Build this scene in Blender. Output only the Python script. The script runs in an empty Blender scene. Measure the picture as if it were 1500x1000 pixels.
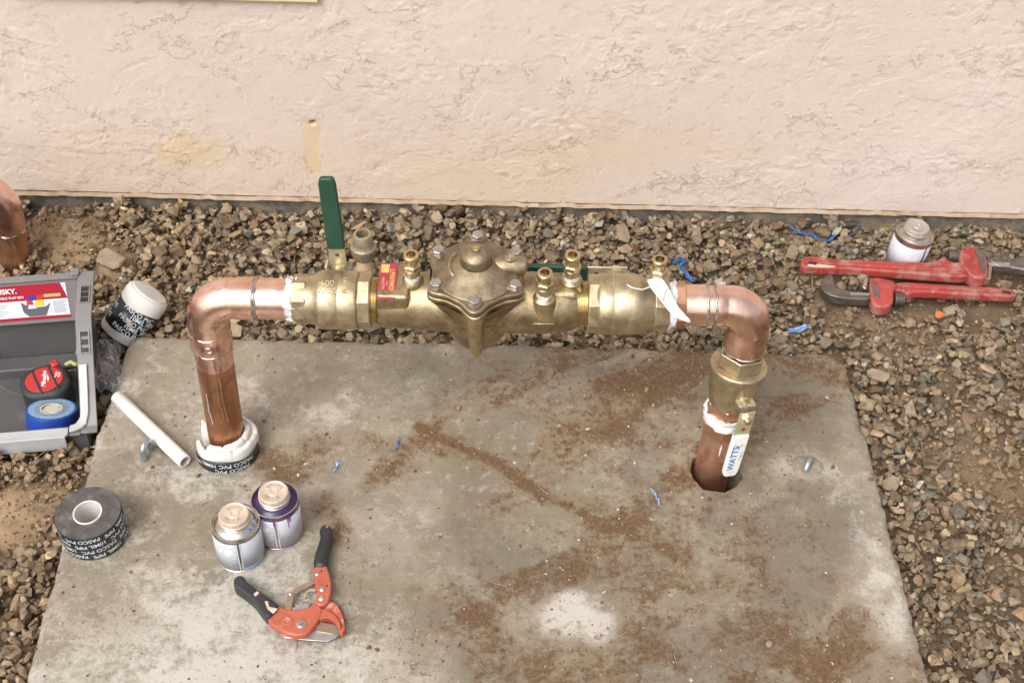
import bpy, bmesh, math, random
import numpy as np
from mathutils import Matrix, Vector, Euler
from mathutils.geometry import delaunay_2d_cdt

random.seed(7)
rng = np.random.default_rng(11)
S = bpy.context.scene
C = S.collection
PI = math.pi
rad = math.radians

# ------------------------------------------------------------------ camera, sky, sun, exposure
F_PX, PITCH, ROLL, CAM_H = 2070.0, rad(44), 0.024, 1.627
cam = bpy.data.cameras.new('camera')
cam.sensor_fit = 'HORIZONTAL'; cam.sensor_width = 36.0
cam.lens = F_PX / 1500 * 36.0
cam.clip_start = 0.02; cam.clip_end = 500
camo = bpy.data.objects.new('camera', cam); C.objects.link(camo)
CAM_R = Matrix.Rotation(PI / 2 - PITCH, 3, 'X') @ Matrix.Rotation(ROLL, 3, 'Z')
camo.matrix_world = Matrix.Translation((0, 0, CAM_H)) @ CAM_R.to_4x4()
S.camera = camo

SUN_EL, SUN_AZ = rad(50), rad(212)      # azimuth measured from +Y towards +X
w = bpy.data.worlds.new('World'); S.world = w; w.use_nodes = True
nt = w.node_tree; nt.nodes.clear()
sky = nt.nodes.new('ShaderNodeTexSky'); sky.sky_type = 'NISHITA'; sky.sun_disc = False
sky.sun_elevation = SUN_EL; sky.sun_rotation = SUN_AZ
sky.air_density = 1.0; sky.dust_density = 4.0; sky.ozone_density = 1.0
hs = nt.nodes.new('ShaderNodeHueSaturation'); hs.inputs['Saturation'].default_value = 0.22
bg = nt.nodes.new('ShaderNodeBackground'); bg.inputs['Strength'].default_value = 0.13
wo = nt.nodes.new('ShaderNodeOutputWorld')
nt.links.new(sky.outputs[0], hs.inputs['Color']); nt.links.new(hs.outputs[0], bg.inputs[0]); nt.links.new(bg.outputs[0], wo.inputs[0])
sl = bpy.data.lights.new('sun', 'SUN'); sl.energy = 1.3; sl.angle = rad(35); sl.color = (1.0, 0.965, 0.92)
so = bpy.data.objects.new('sun', sl); C.objects.link(so)
sd = Vector((math.sin(SUN_AZ) * math.cos(SUN_EL), math.cos(SUN_AZ) * math.cos(SUN_EL), math.sin(SUN_EL)))
so.rotation_euler = sd.to_track_quat('Z', 'Y').to_euler()
so.location = sd * 10
S.view_settings.view_transform = 'Standard'; S.view_settings.look = 'None'
S.view_settings.gamma = 1.0; S.view_settings.use_curve_mapping = False
S.view_settings.exposure = 0.74

# ------------------------------------------------------------------ small helpers
def ray(x, y):
    return CAM_R @ Vector(((x - 750) / F_PX, (500 - y) / F_PX, -1))
def P(x, y, z=0.0):                       # survey: point of the photo at height z above the slab
    d = ray(x, y); return Vector((0, 0, CAM_H)) + d * ((z - CAM_H) / d.z)
def PY(x, y, Y):                          # survey: point of the photo at depth Y
    d = ray(x, y); return Vector((0, 0, CAM_H)) + d * (Y / d.y)

def hash2(ix, iy, s):
    n = (ix.astype(np.int64) * 374761393 + iy.astype(np.int64) * 668265263 + s * 1442695041) & 0xFFFFFFFF
    n = ((n ^ (n >> 13)) * 1274126177) & 0xFFFFFFFF
    return ((n ^ (n >> 16)) & 0xFFFF) / 65535.0
def vnoise(x, y, s=0):
    ix = np.floor(x); iy = np.floor(y); fx = x - ix; fy = y - iy
    fx = fx * fx * fx * (fx * (fx * 6 - 15) + 10); fy = fy * fy * fy * (fy * (fy * 6 - 15) + 10)
    a = hash2(ix, iy, s); b = hash2(ix + 1, iy, s); c = hash2(ix, iy + 1, s); d = hash2(ix + 1, iy + 1, s)
    return (a + (b - a) * fx) * (1 - fy) + (c + (d - c) * fx) * fy
def fbm(x, y, s=0, o=4, g=0.5):
    t = 0; a = 1; m = 0
    for k in range(o):
        t = t + a * vnoise(x * 2 ** k + 17.3 * k, y * 2 ** k - 9.1 * k, s + k); m += a; a *= g
    return t / m
def sst(a, b, x):
    t = np.clip((x - a) / (b - a), 0, 1); return t * t * (3 - 2 * t)

class MB:
    def __init__(s): s.v = []; s.f = []
    def add(s, vs, fs, M=None):
        o = len(s.v)
        s.v += [tuple(M @ Vector(p)) if M else tuple(p) for p in vs]
        s.f += [tuple(i + o for i in f) for f in fs]; return s
    def lathe(s, prof, n=32, M=None, loop=False, wob=None):
        vs = []; fs = []; rings = []
        for k, (r, z) in enumerate(prof):
            if r <= 1e-7: rings.append([len(vs)]); vs.append((0, 0, z)); continue
            st = len(vs); rings.append(list(range(st, st + n)))
            for i in range(n):
                a = 2 * PI * i / n; q = r + (wob(a, z) if wob else 0)
                vs.append((q * math.cos(a), q * math.sin(a), z))
        pr = list(zip(rings, rings[1:]))
        if loop: pr.append((rings[-1], rings[0]))
        for A, B in pr:
            if len(A) == 1 and len(B) == 1: continue
            for i in range(n):
                j = (i + 1) % n
                if len(A) == 1: fs.append((A[0], B[j], B[i]))
                elif len(B) == 1: fs.append((A[i], A[j], B[0]))
                else: fs.append((A[i], A[j], B[j], B[i]))
        return s.add(vs, fs, M)
    def prism(s, pts, z0, z1, M=None):
        n = len(pts)
        vs = [(p[0], p[1], z0) for p in pts] + [(p[0], p[1], z1) for p in pts]
        fs = [tuple(range(n - 1, -1, -1)), tuple(range(n, 2 * n))] + [(i, (i + 1) % n, n + (i + 1) % n, n + i) for i in range(n)]
        return s.add(vs, fs, M)
    def box(s, x0, x1, y0, y1, z0, z1, M=None):
        return s.prism([(x0, y0), (x1, y0), (x1, y1), (x0, y1)], z0, z1, M)
    def hexp(s, r, z0, z1, M=None, n=6, ch=0.0):
        if ch: return s.lathe([(0, z0), (r - ch, z0), (r, z0 + ch), (r, z1 - ch), (r - ch, z1), (0, z1)], n, M)
        return s.lathe([(0, z0), (r, z0), (r, z1), (0, z1)], n, M)
    def tube(s, pts, r, n=12, M=None, closed=False, caps=True):
        pts = [Vector(p) for p in pts]; m = len(pts)
        rr = r if isinstance(r, (list, tuple)) else [r] * m
        vs = []; fs = []; nrm = None
        for i, p in enumerate(pts):
            if closed: t = pts[(i + 1) % m] - pts[i - 1]
            else: t = pts[min(i + 1, m - 1)] - pts[max(i - 1, 0)]
            t.normalize()
            if nrm is None:
                nrm = t.orthogonal().normalized()
            nrm = (nrm - t * nrm.dot(t)).normalized(); b = t.cross(nrm)
            for k in range(n):
                a = 2 * PI * k / n; vs.append(p + (nrm * math.cos(a) + b * math.sin(a)) * rr[i])
        for i in range(m if closed else m - 1):
            j = (i + 1) % m
            for k in range(n):
                l = (k + 1) % n; fs.append((i * n + k, i * n + l, j * n + l, j * n + k))
        if caps and not closed:
            fs.append(tuple(range(n - 1, -1, -1))); fs.append(tuple(range((m - 1) * n, m * n)))
        return s.add(vs, fs, M)
    def build(s, name, m, parent=None, loc=None, rot=None, smooth=38, bevel=0, seg=2, sub=0, solid=0):
        me = bpy.data.meshes.new(name); me.from_pydata([tuple(p) for p in s.v], [], s.f)
        bm = bmesh.new(); bm.from_mesh(me); bmesh.ops.remove_doubles(bm, verts=bm.verts, dist=1e-6)
        bmesh.ops.recalc_face_normals(bm, faces=bm.faces); bm.to_mesh(me); bm.free()
        if smooth is not None:
            me.shade_smooth(); me.set_sharp_from_angle(angle=rad(smooth))
        return link(name, me, m, parent, loc, rot, bevel, seg, sub, solid)

def link(name, me, m=None, parent=None, loc=None, rot=None, bevel=0, seg=2, sub=0, solid=0):
    o = bpy.data.objects.new(name, me); C.objects.link(o)
    if m: me.materials.append(m)
    if parent: o.parent = parent
    if loc is not None: o.location = loc
    if rot is not None: o.rotation_euler = rot
    if solid:
        k = o.modifiers.new('solid', 'SOLIDIFY'); k.thickness = solid; k.offset = 0
    if bevel:
        k = o.modifiers.new('bevel', 'BEVEL'); k.width = bevel; k.segments = seg; k.limit_method = 'ANGLE'; k.angle_limit = rad(35)
    if sub:
        k = o.modifiers.new('sub', 'SUBSURF'); k.levels = sub; k.render_levels = sub
    return o
def tag(o, label=None, cat=None, group=None, kind=None):
    if label: o['label'] = label
    if cat: o['category'] = cat
    if group: o['group'] = group
    if kind: o['kind'] = kind
    return o
def thing(name, label, cat, loc=(0, 0, 0), rot=(0, 0, 0), group=None):
    o = bpy.data.objects.new(name, None); o.empty_display_size = 0.02; C.objects.link(o)
    o.location = loc; o.rotation_euler = rot
    return tag(o, label, cat, group)
def frame(o, z, x=None):
    z = Vector(z).normalized()
    x = Vector(x) if x is not None else z.orthogonal()
    x = (x - z * x.dot(z)).normalized(); y = z.cross(x)
    return Matrix(((x.x, y.x, z.x, o[0]), (x.y, y.y, z.y, o[1]), (x.z, y.z, z.z, o[2]), (0, 0, 0, 1)))
def T(x, y, z): return Matrix.Translation((x, y, z))
def arc(K, d1, d2, R, n=12):              # bend at corner K from direction d1 into d2
    d1 = Vector(d1).normalized(); d2 = Vector(d2).normalized(); K = Vector(K)
    ang = d1.angle(d2); t = R * math.tan(ang / 2); a = K - d1 * t
    nn = (d2 - d1 * d2.dot(d1)).normalized(); c = a + nn * R
    return [c - nn * R * math.cos(ang * i / n) + d1 * R * math.sin(ang * i / n) for i in range(n + 1)]
def text_geo(body, size, shear=0.0, bold=0.0, align='CENTER', space=1.0):
    cu = bpy.data.curves.new('lettering', 'FONT'); cu.body = body; cu.size = size; cu.shear = shear
    cu.offset = bold * size; cu.align_x = align; cu.align_y = 'CENTER'; cu.space_character = space; cu.resolution_u = 3
    o = bpy.data.objects.new('lettering', cu); C.objects.link(o)
    dg = bpy.context.evaluated_depsgraph_get(); me = o.evaluated_get(dg).to_mesh()
    v = [tuple(q.co) for q in me.vertices]; f = [tuple(q.vertices) for q in me.polygons]
    o.evaluated_get(dg).to_mesh_clear(); bpy.data.objects.remove(o); bpy.data.curves.remove(cu)
    return v, f
def lettering(lines, m, parent, M, depth=0.0):   # lines: (text, size, x, y, kwargs) laid flat in M's xy plane
    mb = MB()
    for body, size, x, y, kw in lines:
        v, f = text_geo(body, size, **kw)
        mb.add([(a + x, b + y, c) for a, b, c in v], f, M)
    me = bpy.data.meshes.new('lettering'); me.from_pydata(mb.v, [], mb.f)
    o = link('lettering', me, m, parent)
    if depth:
        k = o.modifiers.new('solid', 'SOLIDIFY'); k.thickness = depth; k.offset = 0
    return o
def wrap_lettering(rows, r, m, parent, M=None):  # rows: (text, size, angle, z, tilt, flip)
    mb = MB()
    for body, size, a0, z, tilt, flip in rows:
        v, f = text_geo(body, size, bold=0.012)
        vs = []
        for x, y, _ in v:
            if flip: x, y = -x, -y
            x, y = x * math.cos(tilt) - y * math.sin(tilt), x * math.sin(tilt) + y * math.cos(tilt)
            a = a0 + x / r; vs.append((r * math.cos(a), r * math.sin(a), z + y))
        mb.add(vs, f, M)
    me = bpy.data.meshes.new('lettering'); me.from_pydata(mb.v, [], mb.f)
    return link('lettering', me, m, parent)

# ------------------------------------------------------------------ materials
class NT:
    def __init__(s, name):
        s.m = bpy.data.materials.new(name); s.m.use_nodes = True; s.t = s.m.node_tree; s.t.nodes.clear()
        s.out = s.n('ShaderNodeOutputMaterial'); s.b = s.n('ShaderNodeBsdfPrincipled'); s.l(s.b.outputs[0], s.out.inputs[0])
        s.tc = s.n('ShaderNodeTexCoord')
    def n(s, k, **kw):
        q = s.t.nodes.new(k)
        for a, v in kw.items(): setattr(q, a, v)
        return q
    def l(s, a, b): s.t.links.new(a, b)
    def noise(s, scale, detail=4, rough=0.55, dist=0.0, vec=None):
        q = s.n('ShaderNodeTexNoise'); q.inputs['Scale'].default_value = scale; q.inputs['Detail'].default_value = detail
        q.inputs['Roughness'].default_value = rough; q.inputs['Distortion'].default_value = dist
        s.l(vec or s.tc.outputs['Object'], q.inputs['Vector']); return q.outputs['Fac']
    def ramp(s, fac, stops):
        q = s.n('ShaderNodeValToRGB'); e = q.color_ramp.elements
        while len(e) < len(stops): e.new(0.5)
        for i, (p, c) in enumerate(stops):
            e[i].position = p; e[i].color = (*c, 1) if isinstance(c, (tuple, list)) else (c, c, c, 1)
        s.l(fac, q.inputs[0]); return q.outputs[0]
    def mix(s, fac, a, b, bt='MIX'):
        q = s.n('ShaderNodeMix', data_type='RGBA', blend_type=bt)
        for sock, v in ((q.inputs[0], fac), (q.inputs[6], a), (q.inputs[7], b)):
            if hasattr(v, 'is_linked'): s.l(v, sock)
            elif isinstance(v, (tuple, list)): sock.default_value = (*v, 1)
            else: sock.default_value = v
        return q.outputs[2]
    def math(s, op, a, b=0.0):
        q = s.n('ShaderNodeMath', operation=op)
        for sock, v in ((q.inputs[0], a), (q.inputs[1], b)):
            if hasattr(v, 'is_linked'): s.l(v, sock)
            else: sock.default_value = v
        return q.outputs[0]
    def set(s, k, v):
        if hasattr(v, 'is_linked'): s.l(v, s.b.inputs[k])
        elif isinstance(v, (tuple, list)): s.b.inputs[k].default_value = (*v, 1)
        else: s.b.inputs[k].default_value = v
    def bump(s, h, strength=0.3, dist=0.002, normal=None):
        q = s.n('ShaderNodeBump'); q.inputs['Strength'].default_value = strength; q.inputs['Distance'].default_value = dist
        s.l(h, q.inputs['Height'])
        if normal: s.l(normal, q.inputs['Normal'])
        s.l(q.outputs[0], s.b.inputs['Normal']); return q.outputs[0]
    def attr(s, name):
        q = s.n('ShaderNodeAttribute', attribute_name=name); return q
def pbr(name, c1, c2=None, scale=40, rough=0.5, rvar=0.1, metal=0.0, bump=0.0, bscale=200, bdist=0.001, lo=0.35, hi=0.65, spec=None, edge=None, dirt=None, dscale=25, dlo=0.58, dhi=0.75):
    k = NT(name); f = k.noise(scale, 5, 0.6)
    col = k.ramp(f, [(lo, c1), (hi, c2 or c1)])
    if dirt: col = k.mix(k.ramp(k.noise(dscale, 6, 0.65), [(dlo, 0.0), (dhi, 1.0)]), col, dirt)
    if edge:
        ge = k.n('ShaderNodeNewGeometry'); pt = k.math('ADD', ge.outputs['Pointiness'], k.math('MULTIPLY', k.math('SUBTRACT', k.noise(90, 5, 0.7), 0.5), 0.16))
        col = k.mix(k.ramp(pt, [(0.53, 0.0), (0.60, 0.85)]), col, edge)
    k.set('Base Color', col); k.set('Metallic', metal)
    k.set('Roughness', k.ramp(k.noise(scale * 1.7, 4), [(0.3, max(rough - rvar, 0.02)), (0.7, min(rough + rvar, 1))]))
    if spec is not None: k.set('Specular IOR Level', spec)
    if bump: k.bump(k.noise(bscale, 4, 0.6), bump, bdist)
    return k.m

M = {}
M['copper_brown'] = pbr('copper_brown', (0.60, 0.32, 0.20), (0.40, 0.185, 0.10), 16, 0.34, 0.1, 0.95, 0.1, 300, dirt=(0.22, 0.10, 0.06), dscale=24)
M['copper'] = pbr('copper', (0.92, 0.65, 0.54), (0.80, 0.49, 0.38), 26, 0.28, 0.08, 1.0, 0.08, 300, dirt=(0.54, 0.30, 0.215), dscale=34, dlo=0.52, dhi=0.74)
M['copper_dull'] = pbr('copper_dull', (0.68, 0.39, 0.26), (0.50, 0.25, 0.15), 22, 0.42, 0.1, 0.95, 0.1, 300, dirt=(0.26, 0.125, 0.08), dscale=20)
M['brass'] = pbr('brass_casting', (0.43, 0.345, 0.215), (0.26, 0.195, 0.108), 60, 0.38, 0.10, 0.92, 0.55, 620, 0.0010, edge=(0.62, 0.50, 0.30), dirt=(0.19, 0.125, 0.065), dscale=15, dlo=0.48, dhi=0.75)
M['brass_pale'] = pbr('brass_pale', (0.52, 0.435, 0.29), (0.36, 0.285, 0.175), 60, 0.40, 0.08, 0.88, 0.40, 700, 0.0008, edge=(0.66, 0.56, 0.38), dirt=(0.26, 0.175, 0.10), dscale=18, dlo=0.52, dhi=0.76)
M['bronze_cover'] = pbr('bronze_cover', (0.33, 0.262, 0.17), (0.18, 0.135, 0.082), 60, 0.46, 0.10, 0.85, 0.6, 560, 0.0012, edge=(0.52, 0.43, 0.28), dirt=(0.20, 0.13, 0.08), dscale=22, dlo=0.5, dhi=0.8)
M['brass_bright'] = pbr('brass_machined', (0.66, 0.55, 0.35), (0.54, 0.43, 0.25), 60, 0.30, 0.06, 1.0)
M['zinc'] = pbr('zinc_plated_steel', (0.70, 0.65, 0.46), (0.58, 0.53, 0.36), 60, 0.35, 0.08, 0.7)
M['bolt'] = pbr('bolt_steel', (0.50, 0.46, 0.44), (0.36, 0.32, 0.30), 120, 0.42, 0.08, 0.9)
M['steel'] = pbr('bright_steel', (0.62, 0.61, 0.60), (0.48, 0.46, 0.44), 60, 0.36, 0.08, 1.0)
M['galv'] = pbr('galvanised_steel', (0.50, 0.54, 0.56), (0.36, 0.39, 0.41), 60, 0.4, 0.1, 0.9, 0.1, 200)
M['solder'] = pbr('solder', (0.50, 0.49, 0.46), (0.34, 0.31, 0.28), 80, 0.4, 0.1, 0.9, 0.3, 250)
M['paste'] = pbr('white_thread_sealant', (0.72, 0.72, 0.71), (0.56, 0.57, 0.58), 90, 0.45, 0.1, 0, 0.4, 180, 0.002)
M['green'] = pbr('green_vinyl', (0.014, 0.066, 0.040), (0.011, 0.052, 0.032), 40, 0.42, 0.06, 0, 0.05, 300, dirt=(0.10, 0.17, 0.13), dscale=60, dlo=0.66, dhi=0.8)
M['white_vinyl'] = pbr('white_vinyl', (0.76, 0.75, 0.72), (0.70, 0.69, 0.65), 40, 0.4, 0.06, 0, dirt=(0.5, 0.44, 0.36), dscale=50, dlo=0.66, dhi=0.85)
M['magenta'] = pbr('magenta_plate', (0.36, 0.03, 0.07), (0.30, 0.028, 0.06), 60, 0.3, 0.05)
M['gold_print'] = pbr('gold_print', (0.65, 0.42, 0.10), (0.55, 0.34, 0.08), 60, 0.4)
M['pale_print'] = pbr('pale_print', (0.75, 0.68, 0.68), None, 60, 0.5)
M['blue_print'] = pbr('blue_print', (0.03, 0.14, 0.42), None, 60, 0.5)
M['grey_print'] = pbr('grey_print', (0.42, 0.44, 0.47), (0.35, 0.37, 0.40), 300, 0.5)
M['dark_print'] = pbr('dark_print', (0.10, 0.10, 0.11), None, 60, 0.5)
M['white_print'] = pbr('white_print', (0.70, 0.74, 0.80), (0.60, 0.64, 0.70), 200, 0.45)
M['tape_black'] = pbr('black_pvc_tape', (0.014, 0.014, 0.016), (0.03, 0.03, 0.032), 30, 0.32, 0.08, dirt=(0.12, 0.11, 0.10), dscale=70, dlo=0.64, dhi=0.82)
M['tape_side'] = pbr('tape_roll_side', (0.055, 0.05, 0.048), (0.11, 0.10, 0.095), 60, 0.5, 0.1, 0, 0.3, 300, dirt=(0.24, 0.21, 0.18), dscale=60, dlo=0.56, dhi=0.8)
M['cardboard'] = pbr('paper_core', (0.66, 0.62, 0.60), (0.58, 0.53, 0.50), 60, 0.6)
M['foam'] = pbr('white_foam', (0.66, 0.64, 0.61), (0.58, 0.55, 0.51), 30, 0.75, 0.05, 0, 0.25, 220, 0.002, dirt=(0.45, 0.36, 0.28), dscale=26, dlo=0.62, dhi=0.8)
M['pvc'] = pbr('white_pvc', (0.70, 0.69, 0.66), (0.65, 0.63, 0.60), 20, 0.32, 0.06, dirt=(0.5, 0.45, 0.4), dscale=40, dlo=0.68, dhi=0.85)
M['pvc_inside'] = pbr('pvc_inside', (0.60, 0.52, 0.43), (0.55, 0.47, 0.38), 60, 0.5)
M['tin'] = pbr('tin_can', (0.62, 0.58, 0.52), (0.52, 0.48, 0.43), 50, 0.3, 0.08, 1.0, dirt=(0.35, 0.30, 0.26), dscale=60)
M['cap'] = pbr('can_cap', (0.68, 0.58, 0.48), (0.60, 0.50, 0.41), 60, 0.42, 0.06, 0.45, dirt=(0.45, 0.36, 0.30), dscale=80)
M['cap_dull'] = pbr('dull_can_cap', (0.44, 0.39, 0.34), (0.36, 0.31, 0.27), 60, 0.5, 0.06, 0.3)
M['purple'] = pbr('purple_primer', (0.02, 0.012, 0.045), (0.05, 0.025, 0.11), 60, 0.3, 0.1)
M['purple_band'] = pbr('purple_band', (0.16, 0.03, 0.26), None, 60, 0.4)
M['orange'] = pbr('orange_paint', (0.44, 0.115, 0.068), (0.36, 0.085, 0.05), 40, 0.4, 0.08, 0, 0.1, 250, dirt=(0.50, 0.30, 0.22), dscale=50, dlo=0.62, dhi=0.85)
M['orange_worn'] = pbr('worn_orange_paint', (0.52, 0.10, 0.05), (0.44, 0.08, 0.04), 40, 0.45, 0.08, 0, 0.1, 250, dirt=(0.55, 0.42, 0.36), dscale=70, dlo=0.5, dhi=0.7)
M['grip'] = pbr('black_grip', (0.018, 0.018, 0.02), (0.03, 0.03, 0.032), 40, 0.45, 0.08, 0, 0.1, 250, dirt=(0.20, 0.19, 0.18), dscale=45, dlo=0.66, dhi=0.78)
M['blade'] = pbr('cutter_blade', (0.50, 0.50, 0.51), (0.40, 0.39, 0.39), 40, 0.38, 0.1, 0.85, dirt=(0.30, 0.22, 0.16), dscale=40)
M['link'] = pbr('tan_steel_link', (0.42, 0.34, 0.26), (0.34, 0.27, 0.20), 60, 0.4, 0.1, 0.8)
M['wrench_red'] = pbr('wrench_red_paint', (0.37, 0.048, 0.038), (0.25, 0.026, 0.022), 24, 0.5, 0.1, 0, 0.4, 160, 0.0015, edge=(0.30, 0.20, 0.17), dirt=(0.36, 0.20, 0.16), dscale=30, dlo=0.50, dhi=0.72)
M['iron'] = pbr('dark_forged_iron', (0.13, 0.11, 0.095), (0.22, 0.19, 0.165), 50, 0.45, 0.1, 0.7, 0.3, 250, dirt=(0.20, 0.13, 0.09), dscale=30)
M['worn_cream'] = pbr('worn_cream', (0.60, 0.48, 0.40), (0.50, 0.33, 0.27), 150, 0.6)
M['box_grey'] = pbr('grey_plastic', (0.075, 0.073, 0.073), (0.095, 0.092, 0.09), 12, 0.45, 0.06, 0, 0.15, 500, 0.0006, dirt=(0.20, 0.19, 0.18), dscale=18, dlo=0.6, dhi=0.85)
M['box_rim'] = pbr('grey_brown_plastic_rim', (0.165, 0.152, 0.148), (0.20, 0.185, 0.18), 12, 0.45, 0.06, 0, 0.1, 500, 0.0006)
M['box_light'] = pbr('light_grey_plastic', (0.42, 0.42, 0.42), (0.36, 0.36, 0.36), 30, 0.4, 0.06)
M['black_slot'] = pbr('slot_black', (0.012, 0.012, 0.012), None, 60, 0.6)
M['red_sticker'] = pbr('red_sticker', (0.36, 0.012, 0.03), (0.32, 0.012, 0.025), 20, 0.3, 0.05)
M['white_sticker'] = pbr('white_sticker', (0.66, 0.67, 0.68), (0.60, 0.61, 0.62), 20, 0.35, 0.05)
M['red_tool'] = pbr('red_tool_plastic', (0.50, 0.035, 0.03), (0.44, 0.03, 0.028), 40, 0.4, 0.06, dirt=(0.3, 0.1, 0.08), dscale=60)
M['rubber'] = pbr('black_rubber', (0.022, 0.022, 0.023), (0.045, 0.043, 0.042), 40, 0.6, 0.08, 0, 0.2, 300, dirt=(0.16, 0.14, 0.13), dscale=40, dlo=0.6, dhi=0.8)
M['blue_tape'] = pbr('blue_tape', (0.018, 0.07, 0.36), (0.015, 0.055, 0.29), 30, 0.4, 0.06)
M['blue_label'] = pbr('pale_blue_label', (0.30, 0.46, 0.62), (0.16, 0.28, 0.42), 260, 0.4)
M['blue_label_dark'] = pbr('steel_blue_label', (0.10, 0.17, 0.26), (0.30, 0.40, 0.48), 320, 0.4)
M['cream_core'] = pbr('cream_core', (0.62, 0.60, 0.50), (0.5, 0.48, 0.40), 60, 0.5)
M['blue_scrap'] = pbr('blue_plastic_shred', (0.03, 0.11, 0.36), (0.05, 0.16, 0.42), 200, 0.35, 0.1)
M['blue_scrap_pale'] = pbr('pale_blue_plastic_shred', (0.14, 0.30, 0.60), (0.35, 0.48, 0.68), 150, 0.35, 0.1)
M['orange_cap'] = pbr('neon_orange_plastic', (0.85, 0.16, 0.05), (0.75, 0.13, 0.04), 60, 0.4)
M['paper'] = pbr('white_paper', (0.64, 0.63, 0.60), (0.56, 0.55, 0.52), 40, 0.6)
M['tan_pipe'] = pbr('aged_tan_pipe', (0.55, 0.40, 0.26), (0.44, 0.30, 0.18), 60, 0.5, 0.1, 0, 0.2, 200, dirt=(0.36, 0.16, 0.07), dscale=60)
M['old_brass'] = pbr('weathered_bronze', (0.20, 0.185, 0.135), (0.33, 0.30, 0.21), 70, 0.5, 0.1, 0.6, 0.6, 260, 0.0015, edge=(0.46, 0.38, 0.22), dirt=(0.36, 0.25, 0.11), dscale=45, dlo=0.5, dhi=0.7)
M['rust'] = pbr('rusty_bore', (0.16, 0.07, 0.03), (0.08, 0.035, 0.02), 150, 0.8)
M['wood'] = pbr('pale_pine', (0.70, 0.58, 0.36), (0.64, 0.50, 0.29), 20, 0.6, 0.05, 0, 0.1, 150, dirt=(0.50, 0.33, 0.14), dscale=14)
M['screed'] = pbr('rusty_screed', (0.42, 0.29, 0.18), (0.55, 0.43, 0.33), 40, 0.6, 0.1, 0, 0.2, 100, dirt=(0.25, 0.13, 0.07), dscale=30)
M['stone_big'] = pbr('brown_stone', (0.22, 0.16, 0.108), (0.31, 0.24, 0.17), 40, 0.8, 0.05, 0, 0.6, 160, 0.002, dirt=(0.25, 0.15, 0.09), dscale=60)
M['twig'] = pbr('dry_twig', (0.25, 0.17, 0.09), (0.36, 0.27, 0.15), 90, 0.8)
M['weed'] = pbr('green_weed', (0.07, 0.10, 0.045), (0.06, 0.085, 0.035), 90, 0.55)
M['dead_leaf'] = pbr('dead_leaf', (0.30, 0.19, 0.09), (0.22, 0.13, 0.06), 90, 0.7)
M['yellow_print'] = pbr('yellow_print', (0.7, 0.5, 0.05), None, 60, 0.4)
M['olive_print'] = pbr('olive_print', (0.40, 0.38, 0.14), None, 60, 0.4)

def clear_film():
    k = NT('clear_film'); k.set('Base Color', (0.9, 0.9, 0.91)); k.set('Roughness', 0.22)
    k.set('Alpha', 0.24); k.set('Specular IOR Level', 0.8); return k.m
M['film'] = clear_film()

def fine_print(name, paper, ink, rows=420, thresh=0.5, seam=None):
    k = NT(name)                                   # rows of unreadably small type round a can
    sep = k.n('ShaderNodeSeparateXYZ'); k.l(k.tc.outputs['Object'], sep.inputs[0])
    ang = k.math('ARCTAN2', sep.outputs[1], sep.outputs[0])
    row = k.math('SINE', k.math('MULTIPLY', sep.outputs[2], rows * 2 * PI))
    cmb = k.n('ShaderNodeCombineXYZ'); k.l(k.math('MULTIPLY', ang, 22.0), cmb.inputs[0])
    k.l(k.math('FLOOR', k.math('MULTIPLY', sep.outputs[2], float(rows))), cmb.inputs[1])
    wrd = k.noise(3.0, 3, 0.7, vec=cmb.outputs[0])
    blk = k.noise(26, 1)
    a = k.math('MULTIPLY', k.math('GREATER_THAN', row, -0.1), k.math('GREATER_THAN', wrd, thresh))
    a = k.math('MULTIPLY', a, k.math('GREATER_THAN', blk, 0.34))
    col = k.mix(a, k.mix(k.ramp(k.noise(40, 4), [(0.5, 0.0), (0.8, 1.0)]), paper, tuple(c * 0.8 for c in paper)), ink)
    k.set('Base Color', col); k.set('Roughness', 0.6); k.set('Specular IOR Level', 0.2); return k.m
M['label_blue'] = fine_print('blue_can_label', (0.66, 0.67, 0.70), (0.13, 0.15, 0.20), 330, 0.47)
M['label_purple'] = fine_print('purple_can_label', (0.68, 0.67, 0.70), (0.16, 0.14, 0.22), 330, 0.48)
M['label_far'] = fine_print('far_can_label', (0.52, 0.52, 0.56), (0.38, 0.38, 0.44), 300, 0.5)

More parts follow.
